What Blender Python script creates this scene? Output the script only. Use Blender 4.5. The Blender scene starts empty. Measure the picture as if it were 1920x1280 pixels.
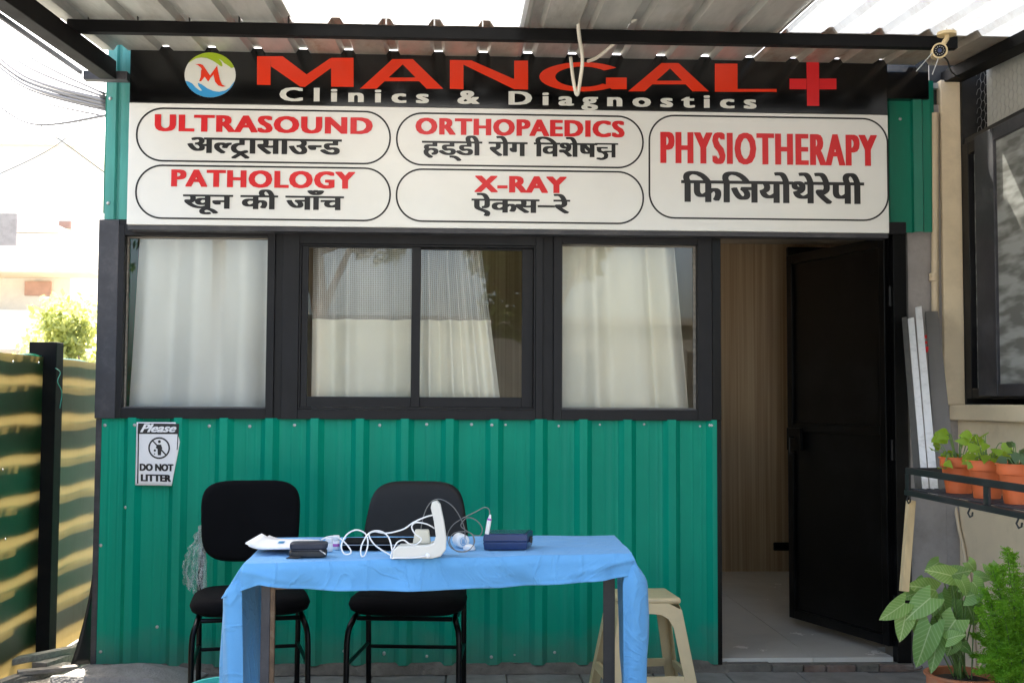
import bpy, bmesh, math, random
from mathutils import Vector, Matrix, noise
R = math.radians
S = bpy.context.scene
C = S.collection

# ------------------------------------------------------------------ camera
YAW, PITCH, ROLL, FPX, CAM = 2.6, 3.06, 0.27, 2150.0, Vector((0, -5.5, 1.27))
_y, _p, _r = R(YAW), R(PITCH), R(ROLL)
FW = Vector((math.sin(_y)*math.cos(_p), math.cos(_y)*math.cos(_p), math.sin(_p)))
_rt = Vector((math.cos(_y), -math.sin(_y), 0)); _up = _rt.cross(FW)
RT = _rt*math.cos(_r) + _up*math.sin(_r); UP = _up*math.cos(_r) - _rt*math.sin(_r)
cd = bpy.data.cameras.new('camera'); cam = bpy.data.objects.new('camera', cd); C.objects.link(cam)
cam.matrix_world = Matrix((RT, UP, -FW)).transposed().to_4x4(); cam.location = CAM
cd.sensor_width = 36; cd.lens = 36*FPX/1920; cd.clip_end = 600; cd.clip_start = .05
S.camera = cam
# ------------------------------------------------------------------ light
SUNDIR = Vector((-.14, .58, .79)).normalized()
w = bpy.data.worlds.new('World'); S.world = w; w.use_nodes = True
wn = w.node_tree; bg = wn.nodes['Background']
sk = wn.nodes.new('ShaderNodeTexSky'); sk.sky_type = 'NISHITA'; sk.sun_disc = False
sk.sun_elevation = math.asin(SUNDIR.z); sk.sun_rotation = math.atan2(SUNDIR.x, SUNDIR.y)
sk.dust_density = 6; sk.air_density = 1.0; sk.ozone_density = .6
wn.links.new(sk.outputs[0], bg.inputs[0]); bg.inputs[1].default_value = .15
sl = bpy.data.lights.new('sun', 'SUN'); sl.energy = 4.0; sl.angle = R(.6); sl.color = (1, .95, .86)
so = bpy.data.objects.new('sun', sl); C.objects.link(so); so.rotation_euler = SUNDIR.to_track_quat('Z', 'Y').to_euler(); so.location = (-6, 12, 15)
S.view_settings.view_transform = 'Standard'; S.view_settings.look = 'None'; S.view_settings.gamma = 1
S.view_settings.exposure = 2.62
S.cycles.max_bounces = 10; S.cycles.transparent_max_bounces = 16

# ------------------------------------------------------------------ helpers
def P(px, py, ax, v):
    """point on the plane axis=v that stands where the photograph shows it"""
    d = FW + RT*((px-960)/FPX) - UP*((py-640)/FPX)
    return CAM + d*((v-CAM[ax])/d[ax])
def PY(px, py, y=0): return P(px, py, 1, y)
def PZ(px, py, z): return P(px, py, 2, z)
def PX(px, py, x): return P(px, py, 0, x)

def mat(name, col, rough=.6, metal=0, var=.12, scale=6, bump=0, bscale=60, stretch=(1, 1, 1), spec=.5, dirt=None, dirt_amt=0, dirt_scale=3, coat=0, sheen=0):
    m = bpy.data.materials.new(name); m.use_nodes = True; t = m.node_tree; n = t.nodes; L = t.links
    b = n['Principled BSDF']; b.inputs['Roughness'].default_value = rough; b.inputs['Metallic'].default_value = metal
    b.inputs['Specular IOR Level'].default_value = spec; b.inputs['Coat Weight'].default_value = coat; b.inputs['Sheen Weight'].default_value = sheen
    tc = n.new('ShaderNodeTexCoord'); mp = n.new('ShaderNodeMapping'); mp.inputs['Scale'].default_value = stretch
    L.new(tc.outputs['Object'], mp.inputs[0])
    nz = n.new('ShaderNodeTexNoise'); nz.inputs['Scale'].default_value = scale; nz.inputs['Detail'].default_value = 6; nz.inputs['Roughness'].default_value = .6
    L.new(mp.outputs[0], nz.inputs[0])
    mx = n.new('ShaderNodeMix'); mx.data_type = 'RGBA'
    mx.inputs[6].default_value = [c*(1-var) for c in col[:3]]+[1]; mx.inputs[7].default_value = [min(1, c*(1+var)) for c in col[:3]]+[1]
    mr = n.new('ShaderNodeMapRange'); mr.inputs[1].default_value = .3; mr.inputs[2].default_value = .7
    L.new(nz.outputs[0], mr.inputs[0]); L.new(mr.outputs[0], mx.inputs[0]); out = mx.outputs[2]
    if dirt:
        n2 = n.new('ShaderNodeTexNoise'); n2.inputs['Scale'].default_value = dirt_scale; n2.inputs['Detail'].default_value = 8; n2.inputs['Roughness'].default_value = .7
        L.new(mp.outputs[0], n2.inputs[0])
        r2 = n.new('ShaderNodeMapRange'); r2.inputs[1].default_value = .5; r2.inputs[2].default_value = .72; r2.inputs[4].default_value = dirt_amt
        L.new(n2.outputs[0], r2.inputs[0])
        m2 = n.new('ShaderNodeMix'); m2.data_type = 'RGBA'; L.new(r2.outputs[0], m2.inputs[0]); L.new(out, m2.inputs[6]); m2.inputs[7].default_value = list(dirt)+[1]
        out = m2.outputs[2]
        r3 = n.new('ShaderNodeMapRange'); r3.inputs[3].default_value = rough; r3.inputs[4].default_value = min(1, rough+.3); L.new(r2.outputs[0], r3.inputs[0]); L.new(r3.outputs[0], b.inputs['Roughness'])
    L.new(out, b.inputs['Base Color'])
    if bump:
        nb = n.new('ShaderNodeTexNoise'); nb.inputs['Scale'].default_value = bscale; nb.inputs['Detail'].default_value = 5; L.new(mp.outputs[0], nb.inputs[0])
        bp = n.new('ShaderNodeBump'); bp.inputs['Strength'].default_value = bump; bp.inputs['Distance'].default_value = .01
        L.new(nb.outputs[0], bp.inputs['Height']); L.new(bp.outputs[0], b.inputs['Normal'])
    m['out'] = 0
    return m
def nodes(m): return m.node_tree.nodes, m.node_tree.links
def translucent(m, amount, col):
    n, L = nodes(m); b = n['Principled BSDF']; o = n['Material Output']
    t = n.new('ShaderNodeBsdfTranslucent'); t.inputs[0].default_value = list(col)+[1]
    mx = n.new('ShaderNodeMixShader'); mx.inputs[0].default_value = amount
    L.new(b.outputs[0], mx.inputs[1]); L.new(t.outputs[0], mx.inputs[2]); L.new(mx.outputs[0], o.inputs[0]); return m

class MB:
    def __init__(s): s.v = []; s.f = []
    def add(s, vs, fs):
        o = len(s.v); s.v += [Vector(x) for x in vs]; s.f += [tuple(i+o for i in f) for f in fs]; return s
    def box(s, x0, x1, y0, y1, z0, z1, M=None):
        vs = [Vector((x, y, z)) for x in (x0, x1) for y in (y0, y1) for z in (z0, z1)]
        if M: vs = [M @ v for v in vs]
        return s.add(vs, [(0, 1, 3, 2), (4, 6, 7, 5), (0, 4, 5, 1), (2, 3, 7, 6), (0, 2, 6, 4), (1, 5, 7, 3)])
    def bar(s, a, b, wx, wz, up=(0, 0, 1)):
        a, b = Vector(a), Vector(b); d = (b-a).normalized(); u = Vector(up); x = d.cross(u).normalized(); u = x.cross(d)
        vs = [p + x*sx*wx/2 + u*sz*wz/2 for p in (a, b) for sx in (-1, 1) for sz in (-1, 1)]
        return s.add(vs, [(0, 1, 3, 2), (4, 6, 7, 5), (0, 4, 5, 1), (2, 3, 7, 6), (0, 2, 6, 4), (1, 5, 7, 3)])
    def tube(s, pts, r, n=8, cap=True):
        pts = [Vector(p) for p in pts]; k = len(pts); rr = r if isinstance(r, (list, tuple)) else [r]*k
        rings = []; prev = None
        for i, p in enumerate(pts):
            t = (pts[min(i+1, k-1)] - pts[max(i-1, 0)]).normalized()
            if prev is None: a = t.orthogonal().normalized()
            else: a = (prev - t*prev.dot(t)).normalized()
            prev = a; b = t.cross(a)
            rings.append([p + (a*math.cos(2*math.pi*j/n) + b*math.sin(2*math.pi*j/n))*rr[i] for j in range(n)])
        vs = [v for r_ in rings for v in r_]; fs = []
        for i in range(k-1):
            for j in range(n): fs.append((i*n+j, i*n+(j+1) % n, (i+1)*n+(j+1) % n, (i+1)*n+j))
        if cap: fs += [tuple(range(n))[::-1], tuple((k-1)*n+j for j in range(n))]
        return s.add(vs, fs)
    def lathe(s, prof, c, n=28, ax=None):
        c = Vector(c); M = Matrix.Identity(3) if ax is None else Vector(ax).to_track_quat('Z', 'Y').to_matrix()
        vs = [c + M @ Vector((r*math.cos(2*math.pi*j/n), r*math.sin(2*math.pi*j/n), z)) for r, z in prof for j in range(n)]
        fs = [(i*n+j, i*n+(j+1) % n, (i+1)*n+(j+1) % n, (i+1)*n+j) for i in range(len(prof)-1) for j in range(n)]
        if prof[0][0] > 1e-4: fs.append(tuple(range(n))[::-1])
        if prof[-1][0] > 1e-4: fs.append(tuple((len(prof)-1)*n+j for j in range(n)))
        return s.add(vs, fs)
    def grid(s, fn, nu, nv):
        vs = [fn(i/nu, j/nv) for j in range(nv+1) for i in range(nu+1)]
        return s.add(vs, [(j*(nu+1)+i, j*(nu+1)+i+1, (j+1)*(nu+1)+i+1, (j+1)*(nu+1)+i) for j in range(nv) for i in range(nu)])
    def poly(s, pts, y, t=0):
        """flat XZ polygon facing the camera side (-y), optional thickness"""
        pts = [Vector((p[0], y, p[1])) for p in pts]
        if not t: return s.add(pts, [tuple(range(len(pts)))])
        k = len(pts); q = [p + Vector((0, t, 0)) for p in pts]
        return s.add(pts+q, [tuple(range(k)), tuple(range(2*k-1, k-1, -1))]+[(i, i+k, (i+1) % k+k, (i+1) % k) for i in range(k)])
    def build(s, name, m, parent=None, local=False, smooth=False, bevel=0, seg=2, sub=0, solid=0, loc=None):
        off = Vector((0, 0, 0))
        if parent is not None and not local:
            p = parent
            while p is not None: off += p.location; p = p.parent
        vs = [v-off for v in s.v]; o_loc = Vector((0, 0, 0))
        if parent is None:
            if loc is None:
                xs = [v.x for v in vs]; ys = [v.y for v in vs]; zs = [v.z for v in vs]
                o_loc = Vector(((min(xs)+max(xs))/2, (min(ys)+max(ys))/2, min(zs)))
            else: o_loc = Vector(loc)
            vs = [v-o_loc for v in vs]
        me = bpy.data.meshes.new(name); me.from_pydata(vs, [], s.f); me.update()
        bm = bmesh.new(); bm.from_mesh(me); bmesh.ops.recalc_face_normals(bm, faces=bm.faces); bm.to_mesh(me); bm.free()
        if smooth:
            me.polygons.foreach_set('use_smooth', [True]*len(me.polygons))
            if smooth != 'all': me.set_sharp_from_angle(angle=R(40))
        me.materials.append(m)
        o = bpy.data.objects.new(name, me); C.objects.link(o); o.parent = parent; o.location = o_loc
        if solid: md = o.modifiers.new('solid', 'SOLIDIFY'); md.thickness = solid; md.offset = 0
        if bevel: md = o.modifiers.new('bevel', 'BEVEL'); md.width = bevel; md.segments = seg; md.limit_method = 'ANGLE'; md.angle_limit = R(35)
        if sub: md = o.modifiers.new('sub', 'SUBSURF'); md.levels = md.render_levels = sub
        return o
def tag(o, label=None, cat=None, group=None, kind=None):
    if label: o['label'] = label
    if cat: o['category'] = cat
    if group: o['group'] = group
    if kind: o['kind'] = kind
    return o
def thing(name, loc, label, cat, group=None, rz=0):
    o = bpy.data.objects.new(name, None); C.objects.link(o); o.location = loc; o.rotation_euler = (0, 0, rz); o.empty_display_size = .1
    return tag(o, label, cat, group)
def B(*a): return MB().box(*a)
def spline(pts, n=8):
    pts = [Vector(p) for p in pts]; out = []
    for i in range(len(pts)-1):
        p0 = pts[max(i-1, 0)]; p1 = pts[i]; p2 = pts[i+1]; p3 = pts[min(i+2, len(pts)-1)]
        for k in range(n):
            t = k/n; out.append(.5*((2*p1)+(p2-p0)*t+(2*p0-5*p1+4*p2-p3)*t*t+(-p0+3*p1-3*p2+p3)*t**3))
    out.append(pts[-1]); return out
def copy_tree(o, parent=None):
    c = o.copy(); C.objects.link(c); c.parent = parent
    for ch in list(o.children): copy_tree(ch, c)
    return c

# ------------------------------------------------------------------ materials
M = {}
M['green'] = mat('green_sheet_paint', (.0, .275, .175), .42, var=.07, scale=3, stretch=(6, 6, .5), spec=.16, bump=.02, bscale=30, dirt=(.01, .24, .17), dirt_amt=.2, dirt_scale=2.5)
_m = M['green']; _n, _L = nodes(_m); _b = _n['Principled BSDF']
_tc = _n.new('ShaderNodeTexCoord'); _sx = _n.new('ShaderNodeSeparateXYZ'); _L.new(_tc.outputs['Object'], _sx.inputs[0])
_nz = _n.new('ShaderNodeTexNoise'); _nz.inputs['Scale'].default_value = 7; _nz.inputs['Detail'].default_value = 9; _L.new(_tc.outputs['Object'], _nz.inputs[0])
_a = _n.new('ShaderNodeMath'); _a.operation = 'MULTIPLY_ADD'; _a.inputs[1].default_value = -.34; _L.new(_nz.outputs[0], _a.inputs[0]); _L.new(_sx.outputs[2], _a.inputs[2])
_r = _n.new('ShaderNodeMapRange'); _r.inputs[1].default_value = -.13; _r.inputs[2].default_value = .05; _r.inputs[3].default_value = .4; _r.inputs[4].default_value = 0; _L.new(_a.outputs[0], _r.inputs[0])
_mp = _n.new('ShaderNodeMapping'); _mp.inputs['Scale'].default_value = (38, 3, .25); _L.new(_tc.outputs['Object'], _mp.inputs[0])
_n2 = _n.new('ShaderNodeTexNoise'); _n2.inputs['Scale'].default_value = 1; _n2.inputs['Detail'].default_value = 5; _L.new(_mp.outputs[0], _n2.inputs[0])
_r2 = _n.new('ShaderNodeMapRange'); _r2.inputs[1].default_value = .55; _r2.inputs[2].default_value = .75; _r2.inputs[4].default_value = .18; _L.new(_n2.outputs[0], _r2.inputs[0])
_old = [l for l in _m.node_tree.links if l.to_socket == _b.inputs['Base Color']][0].from_socket
_c1 = _n.new('ShaderNodeMix'); _c1.data_type = 'RGBA'; _L.new(_r2.outputs[0], _c1.inputs[0]); _L.new(_old, _c1.inputs[6]); _c1.inputs[7].default_value = (.06, .36, .27, 1)
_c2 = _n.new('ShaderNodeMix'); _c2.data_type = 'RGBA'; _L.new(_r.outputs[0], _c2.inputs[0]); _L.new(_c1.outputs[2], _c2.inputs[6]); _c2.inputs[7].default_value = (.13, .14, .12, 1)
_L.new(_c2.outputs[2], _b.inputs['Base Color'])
M['green_dark'] = mat('green_trim_paint', (.0, .16, .095), .35, var=.1, scale=4, stretch=(4, 4, .6))
M['teal_trim'] = mat('weathered_teal_trim', (.05, .26, .22), .45, var=.2, scale=4, stretch=(4, 4, .5), dirt=(.2, .3, .28), dirt_amt=.4)
M['frame'] = mat('dusty_black_aluminium', (.0065, .0065, .0078), .48, spec=.28, var=.3, scale=9, stretch=(1, 1, .4), bump=.03, bscale=60, dirt=(.028, .028, .028), dirt_amt=.5, dirt_scale=4)
M['frame_grey'] = mat('scuffed_grey_black_paint', (.034, .034, .04), .5, var=.3, scale=7, bump=.05, dirt=(.11, .105, .1), dirt_amt=.5, dirt_scale=7)
M['black'] = mat('black_steel_gloss', (.0018, .0018, .0018), .34, spec=.2, var=.2, dirt=(.02, .02, .02), dirt_amt=.4)
M['blackm'] = mat('black_steel_matt', (.012, .012, .012), .5, var=.3, dirt=(.06, .055, .05), dirt_amt=.45, dirt_scale=9)
M['steel'] = mat('black_steel_beam', (.004, .004, .0042), .65, var=.2, spec=.12, dirt=(.02, .018, .016), dirt_amt=.4, dirt_scale=5)
M['roof'] = mat('galvanised_sheet', (.4, .4, .36), .42, metal=.3, var=.18, scale=5, stretch=(3, .5, 3), dirt=(.16, .13, .09), dirt_amt=.5, dirt_scale=2.2)
M['roof_reflection'] = mat('galvanised_sheet_red_reflection', (.42, .37, .3), .4, metal=.3, var=.25, scale=4, stretch=(3, 1, 3), dirt=(.3, .13, .06), dirt_amt=.75, dirt_scale=2.4)  # red-brown patches imitate the red sign letters reflected in the sheet
M['sky1'] = translucent(mat('white_polycarbonate', (.8, .82, .82), .4, var=.04, dirt=(.5, .48, .42), dirt_amt=.3), .24, (.9, .93, .93))
M['sky2'] = translucent(mat('dirty_polycarbonate', (.6, .62, .62), .45, var=.12, scale=8, dirt=(.28, .22, .16), dirt_amt=.8, dirt_scale=5), .13, (.6, .64, .68))
M['cement'] = mat('rough_cement_render', (.31, .285, .265), .9, var=.16, scale=5, bump=.25, bscale=45, dirt=(.13, .12, .11), dirt_amt=.5, dirt_scale=4)
M['cement_dark'] = mat('dark_cement_render', (.085, .083, .075), .9, var=.25, scale=9, bump=.4, bscale=60, dirt=(.16, .15, .14), dirt_amt=.5, dirt_scale=7)
M['cream'] = mat('cream_wall_paint', (.74, .61, .41), .7, var=.06, scale=3, bump=.08, bscale=25, dirt=(.36, .28, .17), dirt_amt=.4, dirt_scale=2.5)
M['ground'] = mat('dusty_concrete', (.26, .25, .23), .95, var=.18, scale=2, bump=.3, bscale=60, dirt=(.14, .13, .11), dirt_amt=.6, dirt_scale=2)
M['paver'] = mat('grey_paver', (.215, .21, .195), .9, var=.18, scale=7, bump=.35, bscale=90, dirt=(.11, .1, .085), dirt_amt=.6, dirt_scale=5)
M['brick'] = mat('worn_brick', (.17, .12, .095), .9, var=.35, scale=14, bump=.6, bscale=60, dirt=(.2, .18, .16), dirt_amt=.85, dirt_scale=9)
M['mortar'] = mat('dirt_fillet', (.13, .12, .1), .95, var=.3, scale=15, bump=.8, bscale=60)
M['tile'] = mat('glossy_floor_tile', (.62, .61, .55), .22, var=.05, dirt=(.3, .28, .24), dirt_amt=.3)
M['inner'] = mat('interior_plaster', (.32, .28, .22), .8, var=.05)
M['print_white'] = mat('sign_vinyl_white', (.72, .72, .68), .35, var=.02, coat=.15)
M['print_black'] = mat('sign_vinyl_black', (.002, .002, .0022), .16, var=.1)
M['ink'] = mat('black_print', (.008, .008, .009), .4, var=.05)
M['red'] = mat('red_print', (.6, .012, .016), .38, var=.03)
M['orange'] = mat('orange_red_print', (.68, .035, .008), .22, var=.05)
M['offwhite'] = mat('off_white_print', (.62, .62, .56), .35, var=.02)
M['lime'] = mat('lime_print', (.3, .42, .01), .35, var=.02)
M['azure'] = mat('azure_print', (.03, .27, .55), .35, var=.02)
M['screw'] = mat('zinc_screw', (.5, .5, .48), .4, metal=.8)
M['cloth'] = mat('light_blue_cotton', (.115, .345, .63), .88, var=.035, scale=10, bump=.9, bscale=8, sheen=.15)
M['uphol'] = mat('black_upholstery', (.0028, .0029, .0036), .9, var=.2, bump=.15, bscale=500, spec=.12)
M['uphol_grey'] = mat('worn_black_vinyl', (.010, .0096, .0094), .55, spec=.3, var=.25, bump=.1, bscale=350)
M['plastic_cream'] = mat('cream_plastic', (.62, .49, .27), .42, var=.06, dirt=(.38, .3, .17), dirt_amt=.4, dirt_scale=6)
M['device'] = mat('warm_white_plastic', (.62, .61, .55), .35, var=.03)
M['white'] = mat('white_plastic', (.78, .78, .76), .4, var=.02)
M['wire_grey'] = mat('grey_cable', (.16, .16, .15), .5)
M['navy'] = mat('navy_plastic', (.018, .035, .105), .3, var=.12)
M['paper'] = mat('white_paper', (.8, .8, .8), .8, var=.02)
M['pink'] = mat('magenta_booklet', (.5, .12, .42), .6, var=.1)
M['terra'] = mat('terracotta_plastic', (.6, .125, .03), .55, var=.1, dirt=(.4, .16, .08), dirt_amt=.4, dirt_scale=8)
M['terra2'] = mat('old_terracotta', (.5, .17, .075), .75, var=.15, bump=.2, dirt=(.4, .3, .2), dirt_amt=.6, dirt_scale=7)
M['soil'] = mat('potting_soil', (.05, .035, .022), .95, var=.4, scale=40, bump=.9, bscale=90)
M['wood'] = mat('pale_timber', (.5, .38, .2), .75, var=.15, scale=8, stretch=(6, 6, .5), bump=.1)
M['rustybrown'] = mat('brown_angle_iron', (.1, .055, .025), .6, var=.4, scale=20, dirt=(.2, .17, .12), dirt_amt=.6, dirt_scale=20)
M['greywood'] = mat('weathered_timber', (.22, .2, .17), .85, var=.3, scale=8, stretch=(1, 8, 8), bump=.4)
M['mat'] = mat('grey_floor_mat', (.27, .255, .235), .95, var=.22, scale=12, bump=.8, bscale=260)
M['bucket'] = mat('turquoise_plastic', (.12, .58, .48), .35, var=.03)
M['film'] = mat('torn_plastic_film', (.6, .64, .6), .3, var=.1)
M['cable'] = mat('black_cable', (.02, .02, .022), .6)
M['conduit'] = mat('white_cable', (.62, .58, .48), .5, var=.08)
M['housewall'] = mat('pale_house_plaster', (.8, .74, .62), .85, var=.06)
M['houseband'] = mat('ochre_band', (.8, .66, .46), .8, var=.1)
M['housewood'] = mat('brown_joinery', (.5, .3, .22), .7)
M['bark'] = mat('bark', (.12, .09, .06), .9, var=.3, bump=.5)
M['pvc'] = mat('cream_painted_pipe', (.56, .45, .3), .5, var=.06, dirt=(.35, .28, .18), dirt_amt=.5)
def leafmat(name, c1, c2, tr=.35):
    m = mat(name, c1, .5, var=.3, scale=3); return translucent(m, tr, c2)
M['leaf_tree'] = leafmat('tree_leaves', (.3, .34, .1), (.6, .62, .2), .5)
M['leaf_far'] = leafmat('far_tree_leaves', (.08, .1, .03), (.2, .25, .06))
M['leaf_fern'] = leafmat('fern_leaves', (.2, .44, .03), (.35, .62, .05), .5)
M['leaf_lime'] = leafmat('lime_leaves', (.2, .33, .012), (.42, .55, .02))
M['leaf_dull'] = leafmat('dull_green_leaves', (.07, .13, .05), (.12, .2, .05))
M['stem'] = mat('green_stem', (.12, .2, .05), .6)

def glassmat(name, refl, tint, rough=0):
    m = bpy.data.materials.new(name); m.use_nodes = True; n, L = nodes(m); n.remove(n['Principled BSDF'])
    t = n.new('ShaderNodeBsdfTransparent'); t.inputs[0].default_value = list(tint)+[1]
    g = n.new('ShaderNodeBsdfGlossy'); g.inputs['Roughness'].default_value = rough; g.inputs[0].default_value = (1, 1, 1, 1)
    fr = n.new('ShaderNodeFresnel'); fr.inputs[0].default_value = refl
    mx = n.new('ShaderNodeMixShader'); L.new(fr.outputs[0], mx.inputs[0]); L.new(t.outputs[0], mx.inputs[1]); L.new(g.outputs[0], mx.inputs[2]); L.new(mx.outputs[0], n['Material Output'].inputs[0])
    return m
M['glass'] = glassmat('window_glass', 1.43, (.95, .96, .95), .004)
M['glass_dusty'] = glassmat('dusty_window_glass', 1.18, (.85, .85, .83), .05)
# curtains: satin, and a chequered net with holes
def curtainmat(name, col, tr):
    m = mat(name, col, .7, var=.04, scale=4, bump=.05, bscale=300, sheen=.3); return translucent(m, tr, col)
M['cur_white'] = curtainmat('white_satin', (.96, .94, .9), .12)
M['cur_cream'] = curtainmat('cream_curtain', (.95, .91, .79), .12)
m = mat('chequered_net', (.55, .53, .5), .8, var=.05); n, L = nodes(m)
tc = n.new('ShaderNodeTexCoord'); sx = n.new('ShaderNodeSeparateXYZ'); L.new(tc.outputs['UV'], sx.inputs[0])
def stripe(out, k):
    a = n.new('ShaderNodeMath'); a.operation = 'MULTIPLY'; a.inputs[1].default_value = k; L.new(out, a.inputs[0])
    b_ = n.new('ShaderNodeMath'); b_.operation = 'FRACT'; L.new(a.outputs[0], b_.inputs[0])
    c_ = n.new('ShaderNodeMath'); c_.operation = 'LESS_THAN'; c_.inputs[1].default_value = .42; L.new(b_.outputs[0], c_.inputs[0]); return c_.outputs[0]
mm = n.new('ShaderNodeMath'); mm.operation = 'MAXIMUM'; L.new(stripe(sx.outputs[0], 1), mm.inputs[0]); L.new(stripe(sx.outputs[1], 1), mm.inputs[1])
q = n.new('ShaderNodeMath'); q.operation = 'MULTIPLY_ADD'; q.inputs[1].default_value = .62; q.inputs[2].default_value = .33; L.new(mm.outputs[0], q.inputs[0])
tp = n.new('ShaderNodeBsdfTransparent'); mx = n.new('ShaderNodeMixShader'); L.new(q.outputs[0], mx.inputs[0]); L.new(tp.outputs[0], mx.inputs[1]); L.new(n['Principled BSDF'].outputs[0], mx.inputs[2]); L.new(mx.outputs[0], n['Material Output'].inputs[0])
M['net'] = m
# wood panel with fine vertical stripes
m = mat('striped_wood_laminate', (.3, .19, .085), .5, var=.06); n, L = nodes(m)
b = n['Principled BSDF']; tc = n.new('ShaderNodeTexCoord'); mp = n.new('ShaderNodeMapping'); mp.inputs['Scale'].default_value = (60, 1, .6); L.new(tc.outputs['Object'], mp.inputs[0])
nz = n.new('ShaderNodeTexNoise'); nz.inputs['Scale'].default_value = 1; nz.inputs['Detail'].default_value = 4; L.new(mp.outputs[0], nz.inputs[0])
cr = n.new('ShaderNodeValToRGB'); cr.color_ramp.elements[0].position = .35; cr.color_ramp.elements[0].color = (.31, .21, .115, 1); cr.color_ramp.elements[1].position = .65; cr.color_ramp.elements[1].color = (.46, .35, .215, 1)
L.new(nz.outputs[0], cr.inputs[0]); L.new(cr.outputs[0], b.inputs['Base Color'])
M['laminate'] = m
# fence sheet: amber-tinted translucent plastic, dark green from the front
M['fence'] = translucent(mat('green_fibreglass_sheet', (.014, .025, .011), .35, var=.4, scale=30, stretch=(1, 1, .3), dirt=(.06, .05, .03), dirt_amt=.4, dirt_scale=12), .2, (.82, .57, .18))
# variegated arrowhead leaf (object coordinates: y along the midrib)
m = leafmat('arrowhead_leaf', (.17, .34, .075), (.33, .52, .1), .3); n, L = nodes(m); b = n['Principled BSDF']
tc = n.new('ShaderNodeTexCoord'); sx = n.new('ShaderNodeSeparateXYZ'); L.new(tc.outputs['Object'], sx.inputs[0])
ab = n.new('ShaderNodeMath'); ab.operation = 'ABSOLUTE'; L.new(sx.outputs[0], ab.inputs[0])
m1 = n.new('ShaderNodeMapRange'); m1.inputs[1].default_value = .0004; m1.inputs[2].default_value = .0028; m1.inputs[3].default_value = 1; m1.inputs[4].default_value = 0; L.new(ab.outputs[0], m1.inputs[0])
v1 = n.new('ShaderNodeMath'); v1.operation = 'MULTIPLY_ADD'; v1.inputs[1].default_value = -.75; L.new(ab.outputs[0], v1.inputs[0]); L.new(sx.outputs[1], v1.inputs[2])
v2 = n.new('ShaderNodeMath'); v2.operation = 'MULTIPLY'; v2.inputs[1].default_value = 520; L.new(v1.outputs[0], v2.inputs[0])
v3 = n.new('ShaderNodeMath'); v3.operation = 'SINE'; L.new(v2.outputs[0], v3.inputs[0])
m3 = n.new('ShaderNodeMapRange'); m3.inputs[1].default_value = .45; m3.inputs[2].default_value = 1; m3.inputs[4].default_value = .8; L.new(v3.outputs[0], m3.inputs[0])
nz = n.new('ShaderNodeTexNoise'); nz.inputs['Scale'].default_value = 25; L.new(tc.outputs['Object'], nz.inputs[0])
m4 = n.new('ShaderNodeMath'); m4.operation = 'MULTIPLY'; L.new(m3.outputs[0], m4.inputs[0]); L.new(nz.outputs[0], m4.inputs[1])
mxx = n.new('ShaderNodeMath'); mxx.operation = 'MAXIMUM'; L.new(m1.outputs[0], mxx.inputs[0]); L.new(m4.outputs[0], mxx.inputs[1])
oldl = [l for l in m.node_tree.links if l.to_socket == b.inputs['Base Color']][0]
cm = n.new('ShaderNodeMix'); cm.data_type = 'RGBA'; L.new(mxx.outputs[0], cm.inputs[0]); L.new(oldl.from_socket, cm.inputs[6]); cm.inputs[7].default_value = (.5, .6, .28, 1); L.new(cm.outputs[2], b.inputs['Base Color'])
M['leaf_arrow'] = m
M['blind'] = mat('pale_blind', (.5, .5, .45), .8, var=.15, scale=3, stretch=(1, 1, .4), dirt=(.2, .2, .17), dirt_amt=.6)

M['pane_reflection'] = glassmat('pane_pale_reflection', 1.3, (.8, .8, .78), .1)
# pale banded reflection painted in grey over a partly see-through pane
m = M['pane_reflection']; n, L = nodes(m); df = n.new('ShaderNodeBsdfDiffuse'); nz = n.new('ShaderNodeTexNoise'); nz.inputs['Scale'].default_value = 5; tcx = n.new('ShaderNodeTexCoord'); mpx = n.new('ShaderNodeMapping'); mpx.inputs['Scale'].default_value = (1, 1, 4); L.new(tcx.outputs['Object'], mpx.inputs[0]); L.new(mpx.outputs[0], nz.inputs[0])
crx = n.new('ShaderNodeValToRGB'); crx.color_ramp.elements[0].position = .4; crx.color_ramp.elements[0].color = (.2, .2, .18, 1); crx.color_ramp.elements[1].position = .62; crx.color_ramp.elements[1].color = (.42, .43, .4, 1); L.new(nz.outputs[0], crx.inputs[0]); L.new(crx.outputs[0], df.inputs[0])
old = n['Material Output'].inputs[0].links[0].from_socket; mx = n.new('ShaderNodeMixShader'); mx.inputs[0].default_value = .72; L.new(old, mx.inputs[1]); L.new(df.outputs[0], mx.inputs[2]); L.new(mx.outputs[0], n['Material Output'].inputs[0])

# leaves differ from one another; a few are yellower
m = M['leaf_arrow']; n, L = nodes(m); b = n['Principled BSDF']; src = [l for l in L if l.to_socket == b.inputs['Base Color']][0].from_socket
oi = n.new('ShaderNodeObjectInfo'); hs_ = n.new('ShaderNodeHueSaturation'); r1 = n.new('ShaderNodeMapRange'); r1.inputs[3].default_value = .475; r1.inputs[4].default_value = .515; L.new(oi.outputs['Random'], r1.inputs[0]); L.new(r1.outputs[0], hs_.inputs['Hue'])
r2 = n.new('ShaderNodeMapRange'); r2.inputs[3].default_value = 1.35; r2.inputs[4].default_value = .75; L.new(oi.outputs['Random'], r2.inputs[0]); L.new(r2.outputs[0], hs_.inputs['Value']); L.new(src, hs_.inputs['Color']); L.new(hs_.outputs[0], b.inputs['Base Color'])
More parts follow.
